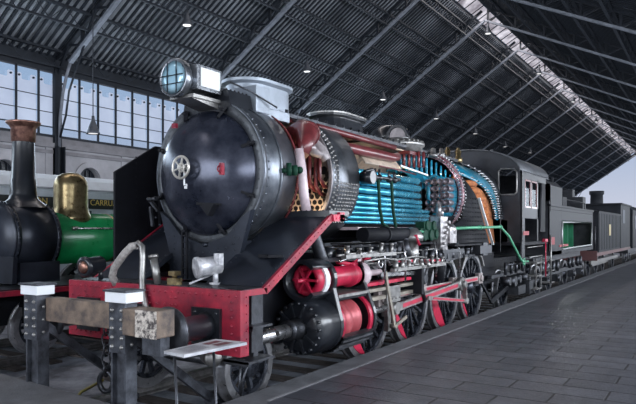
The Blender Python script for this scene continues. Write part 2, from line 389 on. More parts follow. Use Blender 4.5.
# far gable bracing thin fringe (open end)
m=MB(); m.beam((XW,YE,zc(XW)+.6),(XR,YE,zc(XR)+.6),.2,.5); m.beam((XR,YE,zc(XR)+.6),(XE,YE,zc(XE)+.6),.2,.5); struct(m.build('trim_150',TRUSSD))
struct(MB().box(-60,60,YE,YE+120,-.3,-.15).build('floor_outside',BALL))

# rails and sleepers
def track(cx,y0,y1,label,sl=True):
    t=empty('railway_track',(cx,y0,0),label,'railway track')
    for sx_ in (-.86,.86):
        prof=[(-.06,-.14),(.06,-.14),(.06,-.12),(.012,-.10),(.012,-.04),(.034,-.03),(.034,0),(-.034,0),(-.034,-.03),(-.012,-.04),(-.012,-.10),(-.06,-.12)]
        MB().prism([(sx_+p[0],p[1]) for p in prof],'y',0,y1-y0).build('rail',RAILM,t)
    n=min(int((y1-y0)/.62),95)
    for k in range(n): 
        if k==0: s0=MB().box(-1.25,1.25,-.11,.11,-.2,-.128).build('sleeper',TIE,t,(0,.35,0))
        else:
            s1=s0.copy(); COL.objects.link(s1); s1.parent=t; s1.location=(0,.35+k*.62,0)
track(-5.58,4.75,125,'steel rail track under the black cutaway locomotive beside the platform edge')
track(-10.5,4.9,60,'steel rail track under the green locomotive with the brass dome')

# pendant lamps
def pend(u_label,x,y,z,zt):
    global LP
    if LP is None:
        LP=empty('pendant_lamp',(x,y,z),u_label,'lamp','pendant lamps under the roof')
        MB().lathe((0,0,0),(0,0,1),[(0,.25),(.02,.26),(.16,.20),(.50,.07),(.66,.05),(.66,.0)],14,True,False).build('lamp_shade',LAMPM,LP)
        MB().lathe((0,0,.0),(0,0,1),[(.02,.17),(.05,.17)],14).build('diffuser',BULB,LP)
        o=LP
    else:
        o=copy_tree(LP); o.location=(x,y,z); o['label']=u_label
    MB().cyl((0,0,.5),(0,0,max(zt-z,.6)),.018,seg=6).build('cable',TRUSSD,o)
LP=None
def at(u,v,Y):
    s,c=math.sin(math.radians(32.4)),math.cos(math.radians(32.4)); r=(u-318)/630
    X=Y*(r*c-s)/(c+r*s); d=-X*s+Y*c; return X,Y,2.05-(v-230)/630*d
for u,v,near,l in [(187,26,0,'pendant lamp hanging above the round headlamp'),(307,72,0,'pendant lamp hanging above the oval chimney and front sand dome'),
    (383,100,0,'pendant lamp hanging above the steam dome, grey roof behind'),(93,134,0,'small dark lamp hanging before the glazed wall by the column'),
    (488,34,1,'nearest lit pendant lamp below the ridge skylight'),(539,74,1,'second lit pendant lamp below the ridge skylight'),
    (573,102,1,'third lit pendant lamp below the ridge skylight'),(596,122,1,'fourth lit pendant lamp along the ridge skylight'),
    (612,135,1,'fifth lit pendant lamp along the ridge skylight'),(436,119,0,'pendant lamp over the firebox, left of the cab'),
    (475,134,0,'pendant lamp just above the cab roof'),(505,147,0,'small distant pendant lamp above the cab roof window'),(530,153,0,'small distant pendant lamp above the tender')]:
    if near:
        s_,c_=math.sin(math.radians(32.4)),math.cos(math.radians(32.4)); r=(u-318)/630; X,Y,Z=at(u,v,-12.5*(c_+r*s_)/(r*c_-s_))
    else:
        Y=8
        while True:
            X,_,Z=at(u,v,Y)
            if Z>zc(X)-1.6 or X<XW+1.2: break
            Y+=.25
        if u==93: Y=15; X,_,Z=at(u,v,Y)
    pend(l,X,Y,Z,zc(X)+.1)

# ============================================================ MAIN LOCOMOTIVE
loco=empty('steam_locomotive',LOC,'large black cutaway steam locomotive with red buffer beam and exposed blue boiler tubes','locomotive')
CZ=2.80
def P(mb,name,m,parent=None,**k): return mb.build(name,m,parent or loco,**k)
def glow(x,y,z,e,col=(1,.72,.45)):
    l=D.lights.new('cutaway_light','POINT'); l.energy=e; l.color=col; l.shadow_soft_size=.06; o=D.objects.new('cutaway_light',l); COL.objects.link(o); o.location=(LOC[0]+x,LOC[1]+y,z)
glow(.55,2.35,2.35,9); glow(.45,5.9,2.98+.12,6); glow(.62,7.6,3.15,5,(.9,.95,1)); glow(1.05,18.2,2.25,10,(.95,1,.95))  # last light is added to brighten the dark tender interior; no bulbs modelled
# --- buffer beam
m=MB(); m.box(-1.38,1.42,0,.06,.73,1.42)
for zz in (1.36,.80): m.rivets((-1.32,0,zz),(1.36,0,zz),30,(0,-1,0),.018,.02)
for xx in (-1.05,-.45,.08,.42,.50,1.30): m.rivets((xx,0,.88),(xx,0,1.30),6,(0,-1,0),.019,.02)
m.rivets((-.4,0,1.22),(.45,0,1.22),8,(0,-1,0),.018,.02); m.rivets((-1.3,0,1.24),(-.5,0,1.24),7,(0,-1,0),.018,.02); 
bb=P(m,'buffer_beam',RED,bevel=.008)
m=MB(); m.box(1.355,1.42,.06,.14,.73,1.42); m.box(1.30,1.42,.14,.46,1.355,1.42); m.rivets((1.42,.1,.82),(1.42,.1,1.35),7,(1,0,0)); P(m,'beam_side_flange',RED,bb,label='red folded end flange of the beam')
m=MB(); m.box(-1.38,1.40,.06,.5,1.36,1.425); m.rivets((-1.3,.03,1.425),(1.35,.03,1.425),24,(0,0,1)); P(m,'front_deck',DARKST)
# --- buffers
for sx_ in (-.97,.97):
    t=MB(); t.box(sx_-.2,sx_+.2,-.04,-.001,.82,1.22); t.lathe((sx_,-.04,1.03),(0,-1,0),[(0,.15),(.05,.13),(.38,.125),(.40,.14),(.44,.14),(.44,.09),(.5,.09)],20)
    t.rivets((sx_-.15,-.04,.87),(sx_-.15,-.04,1.17),2,(0,-1,0),.02,.02); t.rivets((sx_+.15,-.04,.87),(sx_+.15,-.04,1.17),2,(0,-1,0),.02,.02)
    b=P(t,'buffer',BLACK); 
    t=MB(); t.lathe((sx_,-.53,1.03),(0,-1,0),[(0,.05),(.0,.25),(.04,.26),(.07,.22),(.085,0)],28); P(t,'buffer_head',DARKST,b)
m=MB()
def link(c,rz,L=.16,Wd=.05,r=.012):
    pts=[];
    for k in range(17):
        a=2*PI*k/16; pts.append((c[0]+(Wd*math.cos(a))*math.cos(rz),c[1]+Wd*math.cos(a)*math.sin(rz),c[2]+L/2*math.sin(a)))
    return pts
for k in range(6): m.tube(link((-.52,-.12,1.0-k*.12),PI/2*(k%2)+.4),.012,6)
m.tube(link((-.52,-.12,.26),.3,.24,.09),.03,6); m.cyl((-.52,0,1.05),(-.52,-.16,1.05),.03)
P(m,'safety_chain',DARKST)
m=MB(); m.box(-.10,.10,-.03,0,.92,1.2); m.tube([(0,-.02,1.06),(0,-.25,1.06),(0,-.36,1.0),(0,-.33,.93),(0,-.26,.95)],.035,8); m.cyl((-.1,-.24,1.02),(.1,-.24,1.02),.03)
for sx_ in (-.07,.07): m.tube([(sx_,-.24,1.02),(sx_,-.2,.8),(sx_,-.2,.62)],.018,6)
m.cyl((-.14,-.2,.62),(.14,-.2,.62),.03); P(m,'screw_coupling',DARKST)
# white cylinder under the beam (air reservoir end)
m=MB(); m.lathe((.66,.35,.62),(.75,-.6,.08),[(0,.10),(.34,.10),(.36,.085),(.36,0)],20); P(m,'brake_reservoir',STEELW)
# hose and pipes at the left of the beam
m=MB(); hp=[(-.52,.03,1.40),(-.53,-.02,1.50),(-.47,-.04,1.60),(-.38,-.05,1.68),(-.27,-.05,1.78),(-.18,-.03,1.86),(-.12,0,1.87)]
m.tube(hp,.046,10)
P(m,'brake_hose',HOSE,label='pale canvas air hose')
m=MB(); m.tube([(-.16,0,1.85),(-.10,0,1.90),(-.04,0,1.86),(-.03,0,1.72),(-.02,-.02,1.5),(.03,-.06,1.35),(.12,-.08,1.15),(.16,-.05,.95)],.035,8); m.cyl((.10,.12,1.40),(.04,.10,1.72),.045,seg=10); m.cyl((.04,.1,1.72),(.03,.1,1.76),.06,seg=10)
P(m,'hose_pipe',STEELW)
m=MB(); m.box(.26,.40,.1,.2,1.425,1.50); m.cyl((.33,.15,1.5),(.33,.15,1.56),.03); m.box(.28,.38,.1,.2,1.53,1.58); P(m,'deck_bracket',BRASS)
m=MB(); m.lathe((-1.08,.25,1.62),(.1,-1,-.12),[(0,.10),(.22,.11),(.24,.13),(.27,.13),(.29,.10)],18); m.cyl((-1.08,.25,1.42),(-1.08,.25,1.55),.03); ml=P(m,'marker_lamp',BLACK); MB().lathe((-1.08,.25,1.62),(.1,-1,-.12),[(.285,.09),(.31,.05),(.32,0)],16).build('lamp_glass',COPPER,ml)
# white lamp on the deck
lm=MB(); ax=(-.42,-.9,-.10); lm.lathe((.68,.5,1.70),ax,[(0,.05),(.0,.125),(.30,.135),(.33,.15),(.38,.15),(.38,.11)],24); lm.cyl((.64,.45,1.40),(.66,.42,1.6),.04); lm.box(.58,.74,.38,.52,1.42,1.45); lm.box(.70,.80,.34,.44,1.70,1.86)
lm.beam((.30,.25,1.43),(.58,.45,1.56),.025); lm.v=[((q[0]-.66)*.78+.70,(q[1]-.45)*.78+.45,(q[2]-1.43)*.82+1.43) for q in lm.v]; dl=P(lm,'deck_lamp',mat('lamp_offwhite',(.72,.72,.74),.35,.3,.5,14,.2,30,col2=(.3,.3,.33)),label='small white electric lamp'); MB().lathe((.7156,.489,1.651),ax,[(.292,.092),(.294,.05),(.28,0)],20).build('lamp_glass',STEELW,dl)
# front apron: sloping plates both sides, saddle
for sgn in (1,-1):
    def X(a): return a*sgn
    m=MB(); q=[(.0,1.43),(.10,1.43)]
    vs=[(X(.55),.42,1.43),(X(1.38),.42,1.43),(X(1.38),1.83,2.24),(X(.55),1.83,2.24),(X(.55),.48,1.40),(X(1.38),.48,1.40),(X(1.38),1.89,2.20),(X(.55),1.89,2.20)]
    m.add(vs,[(0,1,2,3),(4,7,6,5),(0,4,5,1),(1,5,6,2),(2,6,7,3),(3,7,4,0)])
    d=Vector((0,1.41,.81)).normalized(); nn=Vector((0,-.81,1.41)).normalized()
    for xx in (.60,1.34): m.rivets((X(xx),.48,1.465),(X(xx),1.78,2.212),16,nn,.013)
    sp=P(m,'sloping_apron',SOOT)
    t=MB(); h=.085
    t.prism([(.40,1.42),(1.84,2.26),(1.84,2.26-h*1.2),(.46,1.42-h*.85)],'x',X(1.38),X(1.42)); t.rivets((X(1.42),.5,1.44),(X(1.42),1.75,2.165),16,(sgn,0,0),.011)
    t.build('edge_strip',RED,sp,label='red edge strip')
    m=MB(); m.box(min(X(.55),X(1.40)),max(X(.55),X(1.40)),1.80,2.3,2.24,2.30); m.rivets((X(.6),1.84,2.30),(X(1.36),1.84,2.30),10,(0,0,1)); m.box(min(X(.55),X(1.39)),max(X(.55),X(1.39)),1.80,1.83,2.12,2.24); P(m,'running_board_front',BLACK)
m=MB(); m.box(1.36,1.44,1.84,2.12,2.16,2.25); m.box(1.10,1.44,2.0,2.12,2.16,2.28); m.rivets((1.44,1.9,2.2),(1.44,2.08,2.2),3,(1,0,0)); P(m,'running_board_bracket',REDB)
# triangular plates between apron and deck, lifting hook
m=MB(); m.box(.95,1.2,.9,.93,1.72,1.76); m.prism([(1.05,.93),(1.3,.93),(1.18,.8)],'z',1.73,1.76); P(m,'step_bracket',BLACKM)
m=MB(); pts=[(-.6,1.40),(.6,1.40),(.6,1.75),(.78,2.30),(.62,2.2),(.4,1.98),(0,1.86),(-.4,1.98),(-.62,2.2),(-.78,2.30),(-.6,1.75)]
m.prism(pts,'y',.98,1.06); m.box(-.58,.58,1.06,2.2,1.40,1.92)
for k in range(-9,10):
    a=math.radians(-90+k*7); m.rivet((1.04*math.cos(a),.98,CZ+1.04*math.sin(a)),(0,-1,0),.016)
m.rivets((-.52,.98,1.46),(-.52,.98,2.05),8,(0,-1,0)); m.rivets((.52,.98,1.46),(.52,.98,2.05),8,(0,-1,0))
m.sphere((.04,.97,1.86),.05,10,(1,.5,.6))
P(m,'smokebox_saddle',SOOT)
m=MB()
for xx in (-.30,-.22): m.box(xx-.012,xx+.012,.9,.93,1.42,2.02)
for k in range(7): m.box(-.30,-.22,.9,.93,1.46+k*.085,1.475+k*.085)
P(m,'ladder_strip',BLACKM)
# --- smokebox
m=MB(); m.arc(0,CZ,.91,.05,0,360,1.06,1.78,64)
m.arc(0,CZ,.925,.03,0,360,1.42,1.47,64)
m.arc(0,CZ,.93,.03,0,360,1.06,1.12,64)
for k in range(56):
    a=2*PI*k/56; m.rivet((.91*math.cos(a),1.17,CZ+.91*math.sin(a)),(math.cos(a),0,math.sin(a)),.018,.018)
sb=P(m,'smokebox',mat('smokebox_barrel',(.23,.25,.28),.3,.75,.5,3,.06,10,col2=(.08,.09,.11)))
m=MB(); m.lathe((0,1.06,CZ),(0,-1,0),[(-.02,.50),(-.02,.915),(.0,.915),(.015,.90),(.015,.81),(.0,.80),(.0,.5)],64)
for k in range(48):
    a=2*PI*k/48; m.rivet((.86*math.cos(a),1.045,CZ-.01+.86*math.sin(a)),(0,-1,0),.016)
P(m,'smokebox_front',mat('smokebox_ring',(.12,.13,.145),.4,.5,.5,5,.1,20))
m=MB(); m.lathe((0,1.08,CZ-.02),(0,-1,0),[(0,.805),(.04,.805),(.08,.78),(.16,.70),(.26,.56),(.34,.37),(.375,.2),(.385,0)],64)
door=P(m,'smokebox_door',mat('smokebox_door_black',(.085,.092,.125),.2,.5,.6,1.6,.1,5,col2=(.012,.016,.03),thr=(.40,.72)))  # paler grey noise patches paint cloudy reflections into the black
for k in range(8):
    a=math.radians(22+45*k); ca,sa=math.cos(a),math.sin(a); t=MB()
    t.beam((.72*ca,.94,CZ+.72*sa),(.87*ca,1.02,CZ+.87*sa),.05,.035); t.cyl((.83*ca,1.06,CZ+.83*sa),(.83*ca,.94,CZ+.83*sa),.022,seg=8)
    t.build('door_clamp',BLACKM,door)
t=MB(); t.torus((0,.58,CZ+.02),(0,1,0),.135,.016,28,8); t.torus((0,.585,CZ+.02),(0,1,0),.05,.012,16,6); t.cyl((0,.56,CZ+.02),(0,.72,CZ+.02),.025)
for k in range(6):
    a=PI/3*k+.3; t.beam((0.02*math.cos(a),.58,CZ+.02+.02*math.sin(a)),(.135*math.cos(a),.58,CZ+.02+.135*math.sin(a)),.022,.014)
t.build('handwheel',mat('handwheel_steel',(.72,.68,.62),.3,.6,.3),door,label='pale spoked locking handwheel')
t=MB(); t.beam((0,.64,CZ-.02),(.04,.60,CZ-.2),.02); t.box(.02,.05,.62,.64,CZ-.24,CZ-.18); t.build('latch',WHITE,door)
t=MB(); t.box(.47,.52,.74,.80,CZ-.10,CZ+.08); t.torus((.50,.73,CZ-.01),(0,1,0),.05,.012,12,6); t.v=[(q[0]*.7+.15,q[1],(q[2]-CZ)*.8+CZ) for q in t.v]; t.build('handle',RED,door,label='small red handle')
t=MB(); t.box(-.36,-.29,.78,.82,CZ+.56,CZ+.62); t.build('plate',RED,door,label='small red plate')
t=MB(); t.prism([(.20,CZ-.45),(.42,CZ-.44),(.33,CZ-.58)],'y',.70,.80); t.beam((.1,.76,CZ-.42),(.45,.80,CZ-.44),.03); t.build('step',BLACKM,door)
t=MB(); t.beam((-.9,.88,CZ-.32),(-.68,.86,CZ-.5),.05,.03); t.cyl((-.86,.86,CZ-.35),(-.7,.84,CZ-.33),.03); t.beam((-.82,.85,CZ-.44),(-.78,.85,CZ-.7),.035); t.build('hinge',DARKST,door)
# headlamp
hl=MB(); hl.lathe((0,1.0,3.90),(0,-1,0),[(0,.17),(.05,.19),(.42,.195),(.46,.235),(.54,.24),(.56,.225),(.54,.205)],36); hl.box(.04,.27,.58,1.02,3.76,4.06)
head=P(hl,'headlamp',mat('headlamp_metal',(.30,.32,.35),.25,.85,.4,8)); MB().lathe((0,.45,3.90),(0,-1,0),[(.0,.2),(.012,.12),(.02,0)],32).build('lens',mat('lens_painted_reflection',(.50,.74,.86),.12,.25,.5,3,col2=(.30,.55,.70)),head,label='round lens painted with a bright cyan reflection')  # pale cyan colour paints in the mirror's bright reflection
t=MB()
for xx in (-.07,.08): t.box(xx-.006,xx+.006,.418,.426,3.71,4.09)
for zz in (3.82,3.92): t.box(-.19,.19,.418,.426,zz-.005,zz+.005)
t.build('lens_guard',BLACKM,head)
t=MB(); t.box(.271,.282,.64,.98,3.80,4.03); t.build('side_panel',WHITE,head,label='white side panel of the headlamp'); 
m=MB(); m.box(-.16,.24,.55,1.10,3.66,3.70); m.prism([(.55,3.66),(1.1,3.66),(1.1,3.58)],'x',-.12,.2); P(m,'lamp_bracket',STEELW)
m=MB(); m.prism([(-.42,3.55),(.42,3.55),(.36,3.82),(-.36,3.82)],'y',1.04,1.5); m.rivets((-.3,1.1,3.82),(-.3,1.45,3.82),5,(0,0,1),.018,.03); m.rivets((.32,1.06,3.82),(.32,1.46,3.82),6,(0,0,1),.02,.035); m.rivets((-.3,1.06,3.82),(.3,1.06,3.82),6,(0,0,1),.02,.03); P(m,'smoke_lifter_box',BLACK)
# oval chimney
def oval(hx,y0,y1,n=12):
    r=hx; pts=[]
    for k in range(n+1): a=PI+PI*k/n; pts.append((r*math.cos(a),y0+r+r*math.sin(a)))
    for k in range(n+1): a=PI*k/n; pts.append((r*math.cos(a),y1-r+r*math.sin(a)))
    return pts
m=MB(); ring=[(3.6,.31),(4.05,.31),(4.08,.37),(4.12,.37),(4.12,.29),(3.8,.25)]
base=None; allv=[];npt=None
for z,hx in ring:
    o_=hx-.31; pts=oval(hx,1.58-o_,2.66+o_); npt=len(pts); allv+=[(p[0],p[1],z) for p in pts]
fs=[(k*npt+i,k*npt+(i+1)%npt,(k+1)*npt+(i+1)%npt,(k+1)*npt+i) for k in range(len(ring)-1) for i in range(npt)]
m.add(allv,fs,True); ch=P(m,'chimney',STACK,label='oval grey steel chimney'); md=ch.modifiers.new('e','EDGE_SPLIT'); md.split_angle=math.radians(40)
m=MB(); m.box(.0,.42,1.55,1.85,3.62,3.98); m.box(.30,.40,1.72,2.35,3.58,3.72); P(m,'chimney_side_box',STACK,bevel=.01)
# top bolts/handrail along the ridge of the boiler
m=MB(); m.tube([(.35,1.1,3.93),(.42,1.45,3.86),(.5,1.9,3.72)],.012,6)
for k in range(26):
    y=2.3+k*.27; m.cyl((.36,y,CZ+.86),(.38,y,CZ+.97),.022,seg=6)
m.beam((.37,2.3,CZ+.90),(.37,9.3,CZ+.90),.03,.05); P(m,'boiler_top_rail',DARKST)
# smokebox cut: far shell
m=MB(); m.arc(0,CZ,.93,.05,72,290,1.78,2.62,40); P(m,'smokebox_cut_shell',MAROON)
m=MB(); m.tube([(.93*math.cos(math.radians(a)),1.79,CZ+.93*math.sin(math.radians(a))) for a in range(-50,64,6)],.012,6); P(m,'cut_edge',MAROON)
# tube plate
m=MB(); m.lathe((0,2.80,CZ),(0,-1,0),[(0,.93),(.04,.93),(.04,0)],48,False)
tp=P(m,'tube_plate',CREAM,label='cream tube plate with rows of holes')
hb=MB(); hs=MB()
def inside(x,z,r): return x*x+(z-CZ)**2<r*r
r_=0; z=CZ-.84
while z<CZ+.06:
    x=-.88+(.048 if r_%2 else 0)
    while x<.9:
        if inside(x,z,.88): hs.lathe((x,2.762,z),(0,-1,0),[(0,.030),(.0,.038),(.012,.036),(.012,.030),(-.0,.028)],8,True,False); hs.lathe((x,2.757,z),(0,-1,0),[(0,.029),(.002,.029)],8,False)
        x+=.096
    z+=.083; r_+=1
for k in range(4):
    z=CZ+.12+k*.17
    for j in range(10):
        x=-.72+j*.18+(.09 if k%2 else 0)
        if inside(x,z,.86): hb.lathe((x,2.757,z),(0,-1,0),[(0,.062),(.002,.062)],14,False)
for x,z in ((.80,CZ+.05),(.82,CZ-.14),(.76,CZ-.3),(.66,CZ-.04),(.62,CZ-.22)): hb.lathe((x,2.752,z),(0,-1,0),[(0,.055),(.006,.055)],14,False)
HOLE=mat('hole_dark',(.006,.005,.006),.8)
hs.build('tube_holes',HOLE,tp); hb.build('flue_holes',HOLE,tp)
# superheater pipes (red) in front of the plate
for k in range(7):
    x=.30+k*.085; y=2.5+.03*(k%2)
    MB().tube([(x,y,3.2),(x,y,2.78-(k%3)*.05),(x+.01,y+.1,2.68-(k%3)*.05),(x+.01,2.75,2.66-(k%3)*.05)],.030,8).build('superheater_pipe',MAROON,loco)
m=MB(); m.tube([(.10,2.42,3.28),(.4,2.42,3.27),(.70,2.46,3.20),(.86,2.52,3.10)],[.12,.11,.09,.06],12); m.tube([(.5,2.5,3.36),(.7,2.5,3.31),(.83,2.52,3.18),(.89,2.56,3.04)],.075,10)
for k in range(4): m.cyl((.42+k*.13,2.38,3.2),(.42+k*.13,2.25,3.2),.028)
P(m,'superheater_header',PALE,bevel=.01)
# big red steam pipe elbow and pipe down to the valve chest
m=MB(); m.tube([(.30,2.38,3.30),(.5,2.34,3.40),(.68,2.28,3.42),(.82,2.16,3.36),(.90,2.0,3.22),(.92,1.9,3.05)],[.14,.16,.18,.16,.11,.08],14); P(m,'steam_pipe_elbow',MAROON)
m=MB(); m.tube([(.90,1.84,3.12),(.95,1.84,2.8),(.97,1.86,2.5),(.98,1.90,2.30)],.065,12); P(m,'steam_pipe_lagging',PINKW,label='pale pink cut steam pipe')
m=MB(); m.tube([(.98,1.90,2.30),(1.02,1.98,2.05),(1.08,2.1,1.7),(1.10,2.15,1.55)],.085,12); P(m,'steam_pipe_lower',DARKST)
m=MB(); m.lathe((.72,2.3,3.4),(.6,-.6,-.3),[(0,.17),(.05,.19),(.09,.17)],18); P(m,'pipe_flange',MAROON)
m=MB(); m.cyl((.93,1.42,2.80),(.97,1.78,2.83),.03,seg=8); m.cyl((.98,1.5,2.74),(.98,1.5,2.90),.035,seg=8); m.cyl((.98,1.62,2.75),(.98,1.62,2.88),.045,seg=8); m.sphere((.98,1.74,2.83),.05,10); P(m,'cock',GREEND,label='dark green cock on the smokebox side')
# riveted boiler ring
m=MB(); m.arc(0,CZ,.955,.06,0,360,2.60,3.42,72); m.arc(0,CZ,.97,.05,0,360,2.60,2.78,72)
nring=len(m.f)
for k in range(84):
    a=2*PI*(k)/84; ca,sa=math.cos(a),math.sin(a)
    m.rivet((.97*ca,2.66,CZ+.97*sa),(ca,0,sa),.021,.022); 
    a+=PI/84; ca,sa=math.cos(a),math.sin(a); m.rivet((.97*ca,2.74,CZ+.97*sa),(ca,0,sa),.021,.022)
for k in range(12):
    a=math.radians(-4-k*3.4); ca,sa=math.cos(a),math.sin(a)
    for y in [2.86+.075*j for j in range(7)]: m.rivet((.955*ca,y,CZ+.955*sa),(ca,0,sa),.02,.02)
P(m,'boiler_ring',mat('boiler_plate',(.17,.18,.20),.3,.7,.6,3,.08,14,col2=(.045,.05,.058)),label='dark riveted boiler ring',m2=STEELW,m2_from=nring)
m=MB(); m.lathe((0,2.60,CZ),(0,-1,0),[(0,.92),(0,.97),(.03,.97),(.03,.92)],64,False,False)
P(m,'ring_edge',mat('ring_edge_grey',(.34,.31,.32),.4,.4,.4,9))
# boiler shell behind (cut open on the near side)
m=MB(); m.arc(0,CZ,.95,.04,66,290,3.42,6.3,40); m.arc(0,CZ,.95,.04,96,290,6.3,8.0,40); P(m,'boiler_shell',BLACK)
m=MB(); m.arc(0,CZ,.90,.02,66,290,3.43,6.3,40); m.arc(0,CZ,.90,.02,96,290,6.3,7.98,40); P(m,'boiler_shell_lining',CREAM)
m=MB(); m.arc(0,CZ,.74,.03,30,62,4.2,5.6,16); P(m,'shell_fragment',CREAM,label='cream cut piece of boiler shell')
m=MB(); m.tube([(.55,2.7,3.38),(.60,3.4,3.36),(.60,5.3,3.36),(.5,5.7,3.42)],.085,12); m.tube([(.50,2.9,3.60),(.50,5.6,3.58)],.05,10); P(m,'main_steam_pipe',MAROON)
m=MB(); m.tube([(.72,4.55,3.14),(.78,5.2,3.12),(.80,5.9,3.09)],.014,6); P(m,'stay_rod',MAROON)
m=MB(); m.beam((.62,5.6,3.24),(.70,6.7,3.14),.03); P(m,'stay_bar',WHITE)
# boiler tubes
def tube_at(x,z,r):
    MB().cyl((x,3.35,z),(x,6.2 if z>2.45 else 6.55,z),r,seg=12).build('boiler_tube',TUBE,loco)
for z,r,x in ((2.98,.060,.70),(2.84,.062,.72),(2.70,.058,.72),(2.575,.04,.76),(2.49,.036,.76),(2.405,.036,.77),(2.325,.034,.77),(2.25,.034,.75),(2.18,.03,.70)):
    tube_at(x,z,r)
for z,r,x in ((2.91,.045,.58),(2.77,.045,.58),(2.63,.045,.58),(2.44,.035,.62),(2.36,.035,.62),(2.28,.035,.62),(2.53,.035,.62)): tube_at(x,z,r)
m=MB(); m.box(.40,.50,3.42,6.9,2.12,3.02); P(m,'tube_bundle_back',BLACKM)
m=MB(); m.box(.48,.92,3.42,8.0,2.05,2.095); P(m,'cut_ledge',PINKW,label='pale cut bottom edge of the boiler shell')
# under-boiler cladding
m=MB(); m.arc(0,CZ,.93,.03,200,330,3.42,8.0,24); P(m,'boiler_belly',BLACKM)
# firebox tube ends grid
for i in range(5):
    for j in range(4):
        x=.62+j*.13; z=2.46+i*.14
        MB().lathe((x,7.2,z),(0,-1,0),[(0,.06),(.26,.068),(.28,.068),(.28,.05),(.24,.04),(.24,0)],14).build('flue_end',mat('flue_dark',(.24,.21,.24),.35,.5,.4,12),loco)
# blue combustion chamber
m=MB(); m.arc(0,CZ,.86,.03,-48,24,6.95,7.95,20)
for k in range(9):
    a=math.radians(-44+k*8); m.rivets((.86*math.cos(a),7.05,CZ+.86*math.sin(a)),(.86*math.cos(a),7.85,CZ+.86*math.sin(a)),6,(math.cos(a),0,math.sin(a)),.016,.05)
m.torus((.62,7.3,2.8),(1,0,0),.36,.05,28,8)
P(m,'combustion_chamber',BLUE,label='bright blue firebox water jacket')
m=MB(); m.arc(0,CZ,.88,.02,96,130,6.4,7.98,14); m.arc(0,CZ,.50,.03,10,110,6.6,7.98,14)
P(m,'crown_sheet',BLUE)
for k in range(10):
    x=.10+.075*k; y=7.0+.08*k
    zt=CZ+math.sqrt(max(.9**2-x*x,.01))-.01
    P(MB().cyl((x,y-.5,3.2),(x,y-.5,zt),.022,seg=8),'crown_stay',BLUE); P(MB().cyl((x-.1,y+.3,3.2),(x-.1,y+.3,zt),.022,seg=8),'crown_stay',BLUE)
# firebox section ring
m=MB(); m.arc(0,CZ,.975,.10,-52,92,7.98,8.10,48)
rg=P(m,'firebox_ring',mat('section_ring',(.55,.45,.47),.4,.3,.6,14,col2=(.2,.02,.05)))
t=MB()
for k in range(34):
    a=math.radians(-50+k*4.2); ca,sa=math.cos(a),math.sin(a); t.cyl((.93*ca,8.0,CZ+.93*sa),(.93*ca,7.93,CZ+.93*sa),.02,seg=6); t.cyl((.96*ca,8.05,CZ+.96*sa),(1.02*ca,8.05,CZ+1.02*sa),.018,seg=6)
t.build('studs',STEEL,rg)
# firebox wrapper with cut-out regions
def interp(tab,z):
    if z<=tab[0][0]: return tab[0][1]
    for (a,b),(c,d) in zip(tab,tab[1:]):
        if z<=c: return b+(d-b)*(z-a)/(c-a)
    return tab[-1][1]
def wrapx(z,R): return R if z<=CZ else math.sqrt(max(R*R-(z-CZ)**2,0))
yB=[(1.45,10.15),(2.74,9.06),(3.05,8.55),(3.3,8.12)]
yO=[(1.7,10.84),(2.5,10.6),(2.8,10.3),(3.06,9.85),(3.25,9.1),(3.35,8.12)]
yC=[(1.9,10.84),(2.4,10.84),(2.67,10.72),(3.2,10.4),(3.5,10.0),(3.72,9.3),(3.745,8.8)]
def patch(mb,z0,z1,f0,f1,R,n=36,thick=.03):
    vs=[]
    zs=[]
    for i in range(n+1): zs.append(z0+(z1-z0)*i/n)
    for z in zs:
        a,b=f0(z),f1(z); b=max(b,a+.002)
        zz=CZ+(z-CZ)*(R/.95) if z>CZ else z
        for rr in (R,R-thick):
            x=wrapx(zz if rr==R else CZ+(zz-CZ)*(rr/R) if zz>CZ else zz,rr); z2=zz if rr==R or zz<=CZ else CZ+(zz-CZ)*(rr/R)
            for y in (a,b): vs.append((x,y,z2))
    fs=[];
    for i in range(n):
        b=4*i; fs+=[(b,b+1,b+5,b+4),(b+2,b+6,b+7,b+3),(b,b+4,b+6,b+2),(b+1,b+3,b+7,b+5)]
    mb.add(vs,fs,True)
m=MB(); patch(m,1.45,3.3,lambda z:interp([(1.45,7.9),(1.7,7.5),(2.1,7.4),(2.3,8.05),(4,8.1)],z),lambda z:interp(yB,z),.95)
for i in range(13):
    z=1.55+i*.1
    y=8.0
    while y<interp(yB,z)-.08: m.rivet((.95,y,z),(1,0,0),.022,.02); y+=.11
P(m,'firebox_side_plate',BLACKM)
m=MB(); patch(m,1.72,3.32,lambda z:interp(yB,z)-.02,lambda z:interp(yO,z)+.02,.80)
for i in range(8):
    z=2.0+i*.16
    y0=interp(yB,z)+.06; y1=interp(yO,z)-.06
    if y1>y0+.15: m.sphere((.80,(y0+y1)/2,z),.1,10,(.6,(y1-y0)/.24,.75))
P(m,'brick_arch',ORANGE,label='orange firebrick lining seen through the firebox cut')
m=MB(); patch(m,2.3,3.70,lambda z:interp(yO,z),lambda z:interp(yC,z),.90)
P(m,'firebox_water_space',BLUE)
m=MB()
for i in range(22):
    z=2.35+i*.06
    for f,dx in ((yO,-.02),(yC,.03)):
        y=interp(f,z)+.03; P(MB().cyl((wrapx(z,.88)-.02,y-.10,z),(wrapx(z,.95)+dx,y+.04,z),.02,seg=6),'stay_bolt',STEEL)
m=MB(); patch(m,1.5,3.74,lambda z:interp(yC,z)+.02,lambda z:10.85,.95)
m.arc(0,CZ,.95,.04,84,270,8.1,10.85,30); m.box(-.95,-.91,8.1,10.85,1.45,2.8); P(m,'firebox_wrapper',BLACK)
m=MB(); m.beam((.97,9.06,2.78),(.97,10.12,1.70),.03,.06,(1,0,0)); P(m,'cut_edge_strip',WHITE,label='pale cut edge strip')
m=MB(); m.box(-.5,.6,8.15,10.8,1.6,2.6); P(m,'firebox_core',HOLE)
